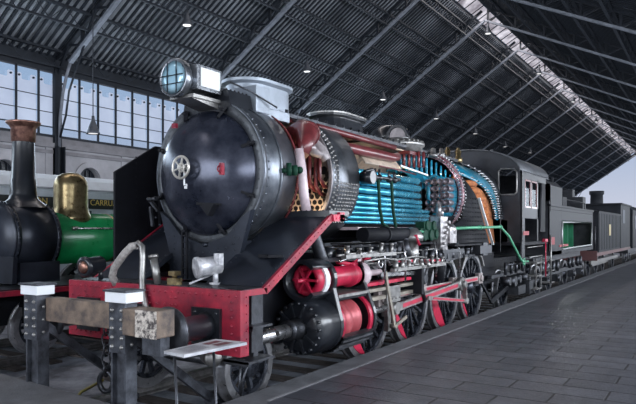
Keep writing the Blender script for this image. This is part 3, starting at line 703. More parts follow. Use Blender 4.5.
# domes
def lowdome(y,name,mm):
    m=MB(); m.lathe((0,y,3.66),(0,0,1),[(0,.44),(.20,.38),(.24,.40),(.27,.40),(.30,.32),(.30,0)],28); return P(m,name,mm)
m=MB(); prs=[]
for z,hx,l in ((3.64,.36,.62),(3.93,.30,.56),(3.945,.37,.66),(3.985,.37,.66),(4.02,.22,.5),(4.02,.01,.3)):
    pts=oval(hx,4.35-l,4.35+l,8); prs+=[(p[0],p[1],z) for p in pts]; npt=len(pts)
m.add(prs,[(k*npt+i,k*npt+(i+1)%npt,(k+1)*npt+(i+1)%npt,(k+1)*npt+i) for k in range(5) for i in range(npt)]); sdm=P(m,'sand_dome',BLACK,bevel=.006)
m=MB(); pts=[]
for z,hx,l in ((3.985,.375,.665),(4.01,.375,.665),(4.01,.34,.63)):
    pts+=[(p[0],p[1],z) for p in oval(hx,4.35-l,4.35+l,8)]
m.add(pts,[(k*npt+i,k*npt+(i+1)%npt,(k+1)*npt+(i+1)%npt,(k+1)*npt+i) for k in range(2) for i in range(npt)]); m.build('lid_rim',STEELW,sdm)
m=MB(); m.lathe((.02,6.75,3.62),(0,0,1),[(0,.52),(.10,.50),(.13,.55),(.20,.55),(.22,.46),(.26,.44),(.26,.3)],32)
for k in range(28):
    a=2*PI*k/28; m.cyl((.02+.51*math.cos(a),6.75+.51*math.sin(a),3.80),(.02+.51*math.cos(a),6.75+.51*math.sin(a),3.86),.02,seg=6)
P(m,'dome_flange',STEELW)
m=MB(); m.lathe((-.16,6.75,3.84),(0,0,1),[(0,.42),(.14,.42),(.26,.36),(.34,.24),(.38,0)],24); P(m,'steam_dome',BLACK)
m=MB(); 
pts=[(.20+.17*math.cos(a),3.9+.2*math.sin(a)) for a in [PI*k/14 for k in range(15)]]
m.prism(pts,'y',6.36,6.40); P(m,'dome_section_plate',PALE,label='pale arched cut face of the dome')
m=MB(); m.arc(.20,3.9,.235,.05,-4,184,6.32,6.42,20); P(m,'dome_section_rim',BLACK)
m=MB(); m.box(.25,.50,6.3,6.8,3.54,3.60)
for k in range(5): m.cyl((.35+.06*k,6.35+.1*k,3.3),(.35+.06*k,6.35+.1*k,3.62),.03,seg=8)
P(m,'regulator_gear',MAROON)
m=MB(); m.lathe((.32,9.5,3.66),(0,0,1),[(0,.10),(.12,.10),(.12,.06),(.28,.075),(.30,.05),(.36,.03)],12); P(m,'safety_valve',BRASS); m=MB(); m.lathe((.05,9.5,3.7),(0,0,1),[(0,.10),(.12,.10),(.12,.06),(.28,.075),(.30,.05),(.36,.03)],12); P(m,'safety_valve',BRASS)
m=MB(); m.lathe((.45,7.6,3.6),(0,0,1),[(0,.10),(.08,.10),(.08,.06),(.18,.06),(.2,.02)],10); P(m,'boiler_fitting',STEELW)
m=MB(); m.lathe((.40,8.2,3.66),(0,0,1),[(0,.08),(.08,.08),(.1,.05),(.2,.04)],10); P(m,'boiler_fitting',STEELW)
# smoke deflector on the far side
m=MB(); m.prism([(.83,1.42),(2.35,1.42),(2.35,3.30),(1.58,3.30),(.83,2.86)],'x',-1.54,-1.50)
m.box(-1.50,-1.44,1.62,1.68,1.42,3.26)
m.rivets((-1.499,1.2,1.5),(-1.499,1.2,3.1),18,(1,0,0),.012)
sd=P(m,'smoke_deflector',BLACKM)
t=MB(); t.box(-1.50,-1.42,2.22,2.3,1.42,3.26); t.rivets((-1.42,2.26,1.5),(-1.42,2.26,3.2),20,(1,0,0),.015); t.build('stiffener',DARKST,sd)
# running board, near and far
for sgn in (1,-1):
    m=MB(); xa,xb=sorted((.86*sgn,1.38*sgn)); m.box(min(xa,xb),max(xa,xb)-(.2 if sgn>0 else 0),2.75,6.4,1.80,1.83); m.box(min(xa,xb),max(xa,xb),6.4,8.0,1.74,1.77)
    P(m,'running_board',BLACKM)
# mainframe
for sgn in (1,-1):
    m=MB(); x=.62*sgn
    m.prism([(.06,.75),(.3,.75),(.9,.62),(2.0,.62),(2.6,.55),(13.4,.55),(13.4,1.30),(3.0,1.35),(.5,1.36),(.06,1.36)],'x',x-.04,x+.04); m.rivets((x+.04*sgn,3,1.28),(x+.04*sgn,13,1.24),60,(sgn,0,0),.016)
    P(m,'frame',BLACKM)
m=MB(); m.box(-.6,.6,1.0,13.0,.75,1.1); m.box(-.55,.55,3,8,1.1,1.7); P(m,'frame_stretcher',BLACKM)
# --- wheels
WHEELP=mat('wheel_paint',(.09,.10,.125),.25,.55,.5,6,col2=(.02,.022,.03))
def wheel_obj(R,x,y,nsp,parent,cwa=None,cw=1,rm=None,near=True):
    sg=1 if near else -1
    rim=R-.09
    w_=MB(); w_.lathe((0,0,0),(1,0,0),[(-.05,rim-.05),(-.05,rim),(.05,rim),(.05,rim-.05),(-.05,rim-.05)],48,False,False)
    w_.lathe((0,0,0),(1,0,0),[(-.09,.07),(-.09,.15),(.10,.14),(.10,.0)],20)
    for k in range(nsp):
        a=2*PI*k/nsp; ca,sa=math.cos(a),math.sin(a)
        w_.beam((0,.11*ca,.11*sa),(0,(rim-.03)*ca,(rim-.03)*sa),.05,.055,(1,0,0))
    if cwa is not None:
        a=cwa; w_.lathe((sg*.02,.30*math.cos(a+PI)*-1,.30*math.sin(a+PI)*-1),(1,0,0),[(-.08,.12),(.10,.11)],16)
    o=w_.build('driving_wheel' if R>.6 else 'wheel',WHEELP,parent,(x,y,R))
    t=MB(); f=-.085*sg
    t.lathe((0,0,0),(1,0,0),[(-.07,rim),(-.07,R+(.03 if sg>0 else 0)),(-.04,R+(.03 if sg>0 else 0)),(-.03,R),(.03,R),(.04,R+(0 if sg>0 else .03)),(.07,R+(0 if sg>0 else .03)),(.07,rim),(-.07,rim)],56,False,False)
    t.build('tyre',mat('tyre_steel',(.55,.55,.58),.28,.85,.4,9),o)
    if cwa is not None and cw:
        t=MB(); a=cwa+PI; n=14; half=cw; pts=[]
        for k in range(n+1): b=a-half+2*half*k/n; pts.append((rim*.99*math.cos(b),rim*.99*math.sin(b)))
        inner=rim*math.cos(half)*.93
        t.prism(pts,'x',-.04,.075); t.build('counterweight',REDB,o,label='red counterweight')
    return o
CR=math.radians(38)
WY=[3.74,5.39,7.04,8.69]
for i,y in enumerate(WY):
    wheel_obj(.78,.86,y,15,loco,CR,[.75,.62,.95,.5][i]); wheel_obj(.78,-.86,y,15,loco,CR,.6,near=False)
    P(MB().cyl((-.8,y,.78),(.8,y,.78),.09),'axle',DARKST)
for (y,R,n) in ((.78,.45,10),(2.0,.45,10) if False else (.78,.45,10),(11.0,.5,10)):
    pass
for (y,R) in ((.80,.45),(11.15,.50)):
    wheel_obj(R,.84,y,10,loco); wheel_obj(R,-.84,y,10,loco,near=False); P(MB().cyl((-.8,y,R),(.8,y,R),.07),'axle',DARKST)
# steps below the corner of the beam
m=MB(); m.box(1.28,1.33,.30,.50,.72,1.36); m.box(1.26,1.31,.36,.44,.60,.75)
for z,y0,y1 in ((1.02,.15,.50),(.66,.08,.55)): m.box(1.12,1.46,y0,y1,z-.015,z+.01); m.box(1.12,1.46,y0,y0+.015,z-.04,z+.02); 
m.tube([(1.42,.12,.64),(1.36,.1,.45),(1.33,.12,.30)],.012,6); m.tube([(1.30,.15,.64),(1.31,.12,.45),(1.33,.12,.30)],.012,6); P(m,'footstep',DARKST)
# --- cylinders
for sgn in (1,-1):
    CX=1.08*sgn; VZ=1.40; CZc=.80
    def hour(r1,r2,yy0,yy1,dx=0):
        m=MB(); pts=[]
        for k in range(17):
            a=math.radians(-25+k*230/16); pts.append((CX+dx+r1*math.cos(a),VZ+r1*math.sin(a)))
        for k in range(17):
            a=math.radians(155+k*230/16); pts.append((CX+dx+r2*math.cos(a),CZc+r2*math.sin(a)))
        m.prism(pts,'y',yy0,yy1); return m
    cyl=P(hour(.27,.37,2.02,2.10),'cylinder_block',BLACK,bevel=.012)
    hour(.22,.38,2.95,3.02).build('rear_plate',BLACK,cyl,bevel=.01)
    t=MB(); xq=sorted((CX-.47*sgn,CX-.33*sgn)); t.box(xq[0],xq[1],2.1,2.95,.45,1.5); t.box(CX-.3,CX+.25,2.12,2.93,1.11,1.15) ; t.build('inner_casting',BLACKM,cyl)
    t=MB(); t.box(CX-.28,CX+.28,2.1,2.95,1.15,1.19); t.build('steam_chest_floor',STEELW,cyl,label='bright machined ledge')
    t=MB(); t.lathe((CX,1.55,CZc),(0,1,0),[(0,.10),(.0,.27),(.05,.34),(.12,.36),(.47,.36)],40)
    for k in range(20): a=2*PI*k/20; t.cyl((CX+.315*math.cos(a),1.60,CZc+.315*math.sin(a)),(CX+.315*math.cos(a),1.53,CZc+.315*math.sin(a)),.022,seg=6)
    for k in range(10): a=2*PI*k/10; t.beam((CX+.1*math.cos(a),1.54,CZc+.1*math.sin(a)),(CX+.3*math.cos(a),1.54,CZc+.3*math.sin(a)),.03)
    t.build('cylinder_cover',BLACK,cyl)
    t=MB(); t.lathe((CX,1.56,CZc),(0,-1,0),[(0,.15),(.06,.13),(.10,.12),(.16,.11),(.20,.13),(.24,.13),(.26,.09)],20); t.build('gland',DARKST,cyl)
    t=MB(); t.lathe((CX,.55,CZc),(0,1,0),[(0,.05),(0,.088),(.85,.088)],20); tr=t.build('tail_rod_cover',STEEL,cyl,label='polished steel tail rod tube')
    t=MB(); t.cyl((CX+.075*sgn,1.0,CZc+.02),(CX+.09*sgn,1.0,CZc+.02),.032,seg=12); t.build('hole',HOLE,tr)
    # lower barrel (black, finned) and red cut cylinder
    t=MB(); 
    n=20; vs=[]
    for yy in (2.1,2.95):
        for rr in (.40,.33):
            for k in range(n+1):
                a=math.radians(-100+k*75/n) if sgn>0 else math.radians(205+k*75/n); vs.append((CX+rr*math.cos(a),yy,CZc+rr*math.sin(a)))
    N=n+1; fs=[]
    for k in range(n): fs+=[(k,k+1,2*N+k+1,2*N+k),(N+k,3*N+k,3*N+k+1,N+k+1)]
    fs+=[(0,N,3*N,2*N),(n,2*N+n,3*N+n,N+n)]
    t.add(vs,fs)
    for k in range(5):
        a=math.radians(-90+k*14) if sgn>0 else math.radians(270-k*14); t.beam((CX+.40*math.cos(a),2.1,CZc+.4*math.sin(a)),(CX+.40*math.cos(a),2.95,CZc+.4*math.sin(a)),.03,.03)
    t.build('barrel_casing',DARKST,cyl)
    t=MB(); t.arc(CX,CZc,.31,.03,100,280 if sgn>0 else 440,2.12,2.94,24); t.arc(CX,CZc,.36,.03,-30,100,2.84,2.94,24); t.arc(CX,CZc,.36,.03,-30,100,2.1,2.16,24); t.build('cylinder_bore',REDB,cyl)
    t=MB(); t.lathe((CX,2.42,CZc),(0,1,0),[(-.12,.05),(-.12,.27),(-.05,.295),(.04,.295),(.06,.26),(.16,.26),(.18,.295),(.30,.295),(.34,.27),(.34,.05)],32); t.cyl((CX,2.4,CZc),(CX,3.3,CZc),.05); t.build('piston',mat('piston_red',(.55,.10,.12),.35,.2,.4),cyl)
    # valve chest
    t=MB(); t.arc(CX,VZ,.27,.05,40 if sgn>0 else -140,320 if sgn>0 else 140,1.60,2.02,30); t.build('valve_casing',BLACK,cyl)
    t=MB(); t.lathe((CX,1.74,VZ),(0,1,0),[(.12,.04),(.12,.10),(.05,.12),(0,.15),(0,.20),(.06,.215),(.28,.215)],28); t.cyl((CX,1.52,VZ),(CX,1.8,VZ),.028)
    for k in range(6): a=PI/3*k; t.beam((CX,1.73,VZ),(CX+.19*math.cos(a),1.73,VZ+.19*math.sin(a)),.04,.03)
    t.build('valve_head',REDB,cyl,label='red piston valve head')
    t=MB(); t.lathe((CX,1.86,VZ),(0,1,0),[(0,.217),(0,.24),(.10,.24),(.10,.217)],28,False); t.build('valve_ring',WHITE,cyl,label='white valve ring')
    t=MB(); t.lathe((CX+.05*sgn,2.10,VZ+.01),(0,1,0),[(0,.14),(.04,.155),(.10,.14),(.62,.14),(.62,.17),(.68,.17),(.68,.15),(.8,.15)],24); t.build('valve_liner',REDB,cyl)
    t=MB(); t.lathe((CX+.05*sgn,2.95,VZ),(0,1,0),[(0,.17),(.05,.19),(.16,.19),(.2,.12),(.32,.1),(.34,.05),(.8,.045)],20); t.cyl((CX,2.98,VZ+.05),(CX+.1*sgn,3.02,VZ+.30),.05); t.build('valve_gland',PINKW,cyl)
    # guide bars, crosshead
    t=MB(); t.box(CX-.06,CX+.06,3.02,5.35,.965,1.02); t.box(CX-.06,CX+.06,3.02,5.35,.56 if False else 1.10,1.15); t.beam((CX,5.3,1.0),(CX-.2*sgn,5.3,1.35),.08); P(t,'slide_bar',mat('slidebar_tan',(.50,.45,.38),.35,.6,.4))
    t=MB(); t.box(CX-.07,CX+.07,3.02,4.9,1.20,1.25); P(t,'valve_beam',REDB)
    t=MB(); t.cyl((CX,3.0,CZc),(CX,4.1,CZc),.055,seg=16); P(t,'piston_rod',STEEL)
    t=MB(); t.box(CX-.08,CX+.08,3.95,4.45,.88,1.15); t.box(CX-.06,CX+.06,4.02,4.36,.66,.9); t.cyl((CX-.1,4.2,.79),(CX+.1,4.2,.79),.09); t.rivets((CX+.08*sgn,4.0,.95),(CX+.08*sgn,4.4,.95),4,(sgn,0,0),.025,.03); t.box(CX-.03,CX+.05,4.05,4.15,.42,.68); P(t,'crosshead',STEELW,bevel=.012)
    # connecting rods
    pin=[(y+.23,.96) for y in WY]
    xo=(1.02 if sgn>0 else -1.02)
    t=MB(); a=(xo+.16*sgn,4.2,.79); b=(xo+.16*sgn,pin[2][0],pin[2][1]); t.beam(a,b,.05,.13,(0,0,1)); t.cyl((b[0]-.05,b[1],b[2]),(b[0]+.05,b[1],b[2]),.14); t.cyl((a[0]-.05,a[1],a[2]),(a[0]+.05,a[1],a[2]),.10); mr=P(t,'connecting_rod',STEELW)
    va=Vector(a);vb=Vector(b); MB().beam(va.lerp(vb,.08)+Vector((.027*sgn,0,0)),va.lerp(vb,.92)+Vector((.027*sgn,0,0)),.006,.065,(0,0,1)).build('flute',REDB,mr,label='red painted groove')
    t=MB(); 
    for (p,q) in zip(pin,pin[1:]): t.beam((xo,p[0],p[1]),(xo,q[0],q[1]),.045,.11)
    for p in pin: t.box(xo-.05,xo+.05,p[0]-.13,p[0]+.13,p[1]-.12,p[1]+.12); t.cyl((xo-.1*sgn,p[0],p[1]),(xo+.09*sgn,p[0],p[1]),.07)
    cr=P(t,'coupling_rod',mat('rod_pinkgrey',(.50,.43,.42),.35,.6,.4),bevel=.012); t=MB()
    for (p,q) in zip(pin,pin[1:]): t.beam((xo+.024*sgn,p[0]+.2,p[1]),(xo+.024*sgn,q[0]-.2,q[1]),.006,.05)
    t.build('flute',REDB,cr)
    # return crank and eccentric rod, link, combination lever, radius rod, reach rod
    t=MB(); t.beam((xo+.24*sgn,pin[2][0],pin[2][1]),(xo+.24*sgn,7.3,.62),.04,.09); t.cyl((xo+.18*sgn,pin[2][0],pin[2][1]),(xo+.28*sgn,pin[2][0],pin[2][1]),.07); t.cyl((xo+.2*sgn,7.3,.62),(xo+.30*sgn,7.3,.62),.06); P(t,'return_crank',STEELW)
    t=MB(); t.beam((xo+.27*sgn,7.3,.62),(xo+.27*sgn,5.3,.86),.03,.07); er=P(t,'eccentric_rod',STEELW); MB().beam((xo+.287*sgn,7.1,.645),(xo+.287*sgn,5.5,.835),.005,.035).build('flute',REDB,er)
    t=MB(); t.tube([(xo+.2*sgn,5.30,.80),(xo+.2*sgn,5.18,1.05),(xo+.2*sgn,5.2,1.3),(xo+.2*sgn,5.3,1.5)],.045,8); t.cyl((xo,5.2,1.2),(xo+.28*sgn,5.2,1.2),.08); P(t,'expansion_link',DARKST)
    t=MB(); t.beam((xo+.22*sgn,3.72,1.40),(xo+.22*sgn,4.05,.52),.03,.06); t.beam((xo+.22*sgn,4.05,.52),(xo+.22*sgn,4.5,.62),.03,.05); t.cyl((xo+.15*sgn,4.05,.52),(xo+.26*sgn,4.05,.52),.04); P(t,'combination_lever',mat('slidebar_tan',(0,0,0)))
    t=MB(); t.beam((xo+.14*sgn,3.7,1.36),(xo+.14*sgn,5.2,1.30),.03,.06); P(t,'radius_rod',STEEL)
    t=MB(); t.beam((xo+.22*sgn,3.95,1.56),(xo+.22*sgn,6.2,1.48),.03,.06); rr=P(t,'reach_rod',STEELW); MB().beam((xo+.237*sgn,4.1,1.555),(xo+.237*sgn,6.1,1.485),.005,.035).build('flute',REDB,rr)
    t=MB(); t.box(.72 if sgn>0 else -1.3,1.3 if sgn>0 else -.72,5.0,5.1,.95,1.7); P(t,'motion_bracket',BLACKM)
# machinery under the running board (near side)
def rack(y0,y1,z,n,m_,name,r=.05,h=.16,x=1.15):
    m=MB()
    for k in range(n):
        y=y0+(y1-y0)*k/(n-1); hh=h*(.7+.6*random.random()); m.cyl((x+random.uniform(-.05,.05),y,z),(x,y,z+hh),r*(.7+.6*random.random()),seg=10); m.cyl((x,y,z+hh),(x,y,z+hh+.03),r*1.25,seg=10)
    m.beam((x,y0-.1,z+.02),(x,y1+.1,z+.02),.08,.05); return P(m,name,m_)
rack(2.25,3.6,1.62,6,BLACK,'lubricator_row',.055,.2,1.12)
rack(2.5,3.9,1.66,5,STEELW,'drain_cock',.03,.14,1.26)
m=MB(); m.cyl((1.12,3.2,1.98),(1.12,5.6,1.98),.11,seg=16); m.lathe((1.12,3.9,1.98),(0,1,0),[(0,.13),(.05,.13)],16); m.lathe((1.12,5.0,1.98),(0,1,0),[(0,.13),(.05,.13)],16); P(m,'reservoir',BLACKM)
m=MB(); m.lathe((1.18,4.85,1.86),(0,0,1),[(0,.19),(.08,.20),(.16,.16),(.22,.08),(.24,0)],16); m.cyl((1.18,4.85,1.4),(1.18,4.85,1.86),.12,seg=14)
for z in (1.46,1.55,1.64): m.lathe((1.18,4.85,z),(0,0,1),[(0,.135),(.02,.135)],14)
P(m,'air_pump',STEELW)
for y in (5.25,6.15): 
    m=MB(); m.cyl((1.16,y,1.1),(1.16,y,1.66),.10,seg=14); m.lathe((1.16,y,1.66),(0,0,1),[(0,.12),(.04,.12),(.08,.05)],14); P(m,'pump_cylinder',BLACKM)
m=MB(); m.tube([(1.2,3.85,1.62),(1.2,3.95,1.5),(1.2,4.1,1.5),(1.2,4.15,1.62)],.02,6); m.torus((1.24,3.55,1.55),(1,0,0),.07,.02,16,6); m.tube([(1.1,2.6,1.55),(1.2,3.2,1.58),(1.25,3.6,1.7)],.025,6); m.tube([(1.25,2.3,1.62),(1.25,2.8,1.70),(1.2,3.3,1.72),(1.2,4.2,1.74)],.02,6); P(m,'small_pipework',STEEL)
m=MB(); m.tube([(1.13,2.9,1.6),(1.18,3.1,1.66),(1.2,3.4,1.6)],.03,6); m.tube([(1.1,2.5,1.60),(1.16,2.8,1.56),(1.16,3.2,1.58)],.03,6); m.sphere((1.2,3.15,1.64),.05,8); m.tube([(1.18,4.72,1.95),(1.32,4.72,1.95),(1.34,4.8,1.8)],.03,6); P(m,'red_pipework',REDB)
random.seed(11)
rack(4.0,6.0,1.40,9,STEELW,'oil_fitting',.035,.16,1.28)
rack(3.9,4.6,1.60,4,DARKST,'grease_pot',.07,.22,1.15)
rack(5.4,7.9,1.50,9,DARKST,'pipe_joint',.05,.2,1.2)
for z,x,y0,y1 in ((1.70,1.22,2.3,6.2),(1.60,1.30,2.9,5.2),(1.52,1.10,3.0,7.6),(1.44,1.26,4.1,6.6)):
    MB().tube([(x,y0,z),(x,y0+.6,z+.02),(x,(y0+y1)/2,z-.02),(x,y1-.5,z+.01),(x,y1,z-.03)],.018,6).build('copper_pipe',STEELW,loco)
for y in (3.6,4.35,5.7,6.9):
    MB().tube([(1.24,y,1.85),(1.28,y+.03,1.6),(1.27,y+.05,1.35),(1.2,y+.2,1.2)],.016,6).build('highlight_pipe',STEEL,loco)  # bright upright pipes added to give the machinery vertical highlights
# green multiple valve block
m=MB(); m.box(1.05,1.24,5.1,5.9,1.88,2.08); m.box(1.07,1.24,5.25,5.75,2.08,2.2)
for y,z,r in ((5.25,1.96,.085),(5.55,1.96,.085),(5.38,2.13,.07),(5.68,2.13,.07),(5.8,1.98,.06)): m.torus((1.25,y,z),(1,0,0),r,.024,18,6); m.cyl((1.1,y,z),(1.27,y,z),r*.95)
m.beam((1.1,4.95,2.0),(1.1,4.95,1.85),.05); P(m,'feed_valve_block',GREEND,bevel=.01,label='dark green valve block')
m=MB(); m.box(1.05,1.25,6.0,6.35,1.62,2.3); m.box(1.18,1.3,6.35,6.7,1.8,2.1); m.sphere((1.2,6.6,2.05),.13,12)
for k in range(6): m.cyl((1.25,6.02+.06*k,1.7+.1*k),(1.31,6.02+.06*k,1.7+.1*k),.028,seg=8)
m.cyl((1.15,6.15,2.3),(1.15,6.15,2.55),.05); m.cyl((1.15,6.3,2.3),(1.15,6.3,2.45),.04); P(m,'feed_pump',mat('pump_silver',(.6,.58,.58),.3,.7,.6,12,.2,30,col2=(.2,.18,.19)))
m=MB(); m.cyl((1.12,6.5,1.45),(1.12,6.5,1.8),.07); m.box(1.0,1.3,6.0,7.1,1.62,1.68); m.prism([(6.1,1.62),(7.3,1.62),(7.0,1.48),(6.3,1.45)],'x',1.05,1.25); P(m,'pump_bracket',DARKST)
# dark green U pipes
for dy in (0,.48):
    pts=[(1.02,3.9+dy,2.86),(1.02,3.92+dy,2.80),(1.03,3.95+dy,2.4),(1.04,4.02+dy,2.16),(1.08,4.2+dy*.5,2.06),(1.12,4.5+dy*.3,2.04)]
    MB().tube(pts,.028,8).build('injector_pipe',GREEND,loco)
m=MB(); m.tube([(1.12,4.4,2.05),(1.2,4.9,2.03),(1.25,5.2,2.02)],.022,8); P(m,'feed_pipe',GREENP,label='light green feed pipe')
m=MB(); m.tube([(1.28,6.65,2.08),(1.35,7.6,2.10),(1.38,9.35,2.12),(1.42,9.9,1.9),(1.46,10.8,1.32),(1.46,11.0,1.26),(1.44,11.6,1.24)],.03,8); m.lathe((1.34,7.95,2.10),(0,1,0),[(0,.05),(.1,.05)],10); m.lathe((1.38,9.3,2.12),(0,1,0),[(0,.045),(.08,.045)],10); m.torus((1.46,11.1,1.26),(1,0,0),.08,.02,14,6); P(m,'delivery_pipe',GREENP,label='bright green delivery pipe')
m=MB(); m.cyl((.93,3.55,2.86),(1.12,3.55,2.86),.10,seg=14)
for y in (3.8,3.95,4.3,4.5): m.sphere((1.02,y,2.88),.06,10); m.cyl((1.02,y,2.88),(1.02,y,3.02),.02,seg=6)
m.cyl((1.02,3.6,2.88),(1.02,4.7,2.90),.03); m.tube([(1.0,3.5,2.95),(1.02,3.7,3.0),(1.02,3.8,2.92)],.03,6); P(m,'check_valve',BLACK)
# sanding / pipes behind wheels, ash pan, trailing frame
m=MB(); m.box(-.85,.85,8.9,10.6,.75,1.5); m.prism([(9.7,.35),(9.85,.30),(11.6,.62),(11.6,.72),(9.8,.42)],'x',1.0,1.06); m.beam((1.03,8.9,.95),(1.03,9.8,.35),.04,.06); P(m,'ash_pan',BLACKM)
m=MB(); m.box(1.0,1.1,9.6,12.6,.9,.98)
for k,(y,r) in enumerate(((10.4,.10),(10.9,.13),(11.35,.1),(12.0,.09))): m.cyl((1.1,y,.9-r),(1.32,y,.9-r),r,seg=14); m.cyl((1.2,y,.95),(1.2,y,1.25),.04,seg=8)
m.tube([(1.25,10.4,1.2),(1.3,11.4,1.2),(1.3,12.2,1.15)],.025,6); m.box(1.0,1.3,11.2,11.9,.40,.62); m.box(1.05,1.35,12.1,12.5,.35,.7); P(m,'injector',DARKST)
m=MB(); m.box(1.1,1.38,7.9,8.7,1.55,1.72); m.arc(0,0,0.01,0,0,1,0,0,1) if False else None; m.box(1.0,1.35,8.2,8.5,1.5,1.78); P(m,'sand_pipe_box',DARKST)
m=MB(); pts=[]
for k in range(13):
    a=math.radians(30+k*10); pts.append((8.69+.88*math.cos(a),.78+.88*math.sin(a)))
for k in range(12,-1,-1):
    a=math.radians(30+k*10); pts.append((8.69+.83*math.cos(a),.78+.83*math.sin(a)))
m.prism(pts,'x',.72,.98); P(m,'wheel_guard',STEELW)
# --- cab
CY0,CY1=10.9,13.85; HW=1.46
roofp=lambda off=0:[(HW*math.sin(a),3.52+.60*math.cos(a)+off) for a in [math.radians(-90+k*9) for k in range(21)]]
def front_plate(y0,y1,zb,wins):
    m=MB(); rpts=roofp()
    x0,x1,z0,z1=wins
    # build from strips in x so the window can be open
    xs=sorted(set([-HW,HW,x0,x1,-x0,-x1]+[HW*math.sin(math.radians(-90+k*9)) for k in range(21)]))
    def top(x): return 3.52+.60*math.sqrt(max(1-(x/HW)**2,0))
    for a,b in zip(xs,xs[1:]):
        mid=(a+b)/2; op=x0<abs(mid)<x1
        if op: m.prism([(a,zb),(b,zb),(b,z0),(a,z0)],'y',y0,y1); m.prism([(a,z1),(b,z1),(b,top(b)),(a,top(a))],'y',y0,y1)
        else: m.prism([(a,zb),(b,zb),(b,top(b)),(a,top(a))],'y',y0,y1)
    return m
m=front_plate(CY0,CY0+.03,1.75,(.90,1.32,2.95,3.58)); cab=P(m,'cab_front',mat('cab_black',(.035,.038,.048),.35,.3,.5,3,.08,12))
t=MB()
for x0,x1 in ((.88,1.34),(-1.34,-.88)):
    t.tube([(x0,CY0-.01,3.0),(x0,CY0-.01,3.53),(x0+.06,CY0-.01,3.6),(x1-.06,CY0-.01,3.58),(x1,CY0-.01,3.5),(x1,CY0-.01,3.0),(x1-.06,CY0-.01,2.94),(x0+.06,CY0-.01,2.94),(x0,CY0-.01,3.0)],.022,6)
t.build('window_rim',STEELW,cab)
m=MB(); rp_=roofp(.02)
for (a,b) in zip(rp_,rp_[1:]): m.add([(a[0],CY0-.12,a[1]),(b[0],CY0-.12,b[1]),(b[0],CY1,b[1]),(a[0],CY1,a[1]),(a[0]*.98,CY0-.12,a[1]-.03),(b[0]*.98,CY0-.12,b[1]-.03),(b[0]*.98,CY1,b[1]-.03),(a[0]*.98,CY1,a[1]-.03)],[(0,1,2,3),(4,7,6,5),(0,4,5,1),(3,2,6,7)],True)
m.rivets((HW+.005,CY0,3.5),(HW+.005,CY1,3.5),24,(1,0,0),.015); m.lathe((.3,12.2,4.05),(0,0,1),[(0,.1),(.1,.1),(.12,.05),(.22,.04)],10); m.box(-.4,.4,12.6,13.3,4.08,4.16); P(m,'cab_roof',mat('cab_roof_grey',(.22,.23,.25),.35,.6,.4))
for sgn in (1,-1):
    xa,xb=sorted((HW*sgn,(HW-.03)*sgn)); m=MB()
    m.box(xa,xb,CY0,11.2,1.3,3.52); m.box(xa,xb,11.2,12.9,1.75,2.55) if sgn<0 else m.box(xa,xb,11.2,12.6,2.35,2.62); m.box(xa,xb,11.2,13.5,3.35,3.52); m.box(xa,xb,11.80,11.86,2.6,3.4); m.box(xa,xb,12.5,12.6,1.75,3.4)
    m.rivets((HW*sgn,CY0+.06,1.4),(HW*sgn,CY0+.06,3.4),22,(sgn,0,0),.012)
    cs=P(m,'cab_side',mat('cab_side_grey',(.060,.063,.070),.45,.2,.5,4,.06,14,col2=(.018,.019,.023),spec=.3))
    t=MB()
    for (y0,y1) in ((11.22,11.79),(11.87,12.48)):
        for z in (2.64,3.32): t.box(xa-.005,xb+.005,y0,y1,z-.02,z+.02)
        t.box(xa-.005,xb+.005,y0,y0+.04,2.64,3.32); t.box(xa-.005,xb+.005,y1-.04,y1,2.64,3.32)
    t.build('window_frame',MAROON,cs,label='maroon window frame')
    t=MB(); t.box(xa+.01,xb-.01,11.22,12.5,2.64,3.32); t.build('window_pane',CABG,cs)
m=MB(); m.box(1.3,1.40,13.0,13.7,2.0,3.42); m.tube([(1.40,12.9,2.0),(1.44,12.85,2.6),(1.44,12.95,3.2),(1.38,13.2,3.4)],.05,8); P(m,'cab_curtain',BLACKM)
m=MB(); m.box(-1.4,1.44,CY0,CY1,1.66,1.74); m.box(1.40,1.47,CY0,12.0,1.30,1.36); m.box(-1.3,1.1,CY0,CY0+.5,1.74,2.3); P(m,'cab_floor',BLACKM)
m=MB(); m.box(1.465,1.475,11.0,11.55,1.92,2.02); P(m,'number_plate',SIGNR)
m=MB()
for z in (.45,.8,1.15): m.box(1.15,1.5,12.3,12.85,z,z+.03)
m.box(1.46,1.49,12.28,12.31,.45,1.3); m.box(1.46,1.49,12.84,12.87,.45,1.3); m.tube([(1.5,11.5,1.35),(1.5,12.9,1.35)],.02,6); m.tube([(1.5,11.3,1.6),(1.5,12.9,1.62)],.018,6); P(m,'cab_steps',STEELW)
m=MB(); m.tube([(1.52,13.2,.75),(1.52,13.2,1.75)],.016,8); m.box(1.44,1.52,13.18,13.5,1.72,1.80); P(m,'handrail_post',REDB,label='red upright handrail')

# ============================================================ TENDER
TX,TY0=LOC[0],LOC[1]+13.95
ten=empty('tender',(TX,TY0,0),'dark tender behind the cab with a cut opening showing green inside','tender')
def T(mb,name,m,**k): return mb.build(name,m,ten,**k)
TG=mat('tender_black',(.045,.047,.054),.55,.1,.5,3,.06,14,col2=(.015,.016,.02),spec=.25)
m=MB(); m.box(1.40,1.46,0,7.5,1.30,1.42); m.box(1.42,1.46,0,1.7,1.3,2.75); m.box(1.42,1.46,7.2,7.5,1.3,2.75); m.box(1.42,1.46,1.7,7.2,2.35,2.75); m.box(-1.46,-1.42,0,7.5,1.3,2.75); m.box(-1.46,1.46,7.46,7.5,1.3,2.75); m.box(-1.46,1.46,0,.05,1.3,2.9); m.box(1.38,1.5,0,7.5,2.75,2.81)
m.rivets((1.46,.2,2.65),(1.46,7.3,2.65),50,(1,0,0),.015)
T(m,'tank',TG,bevel=.006)
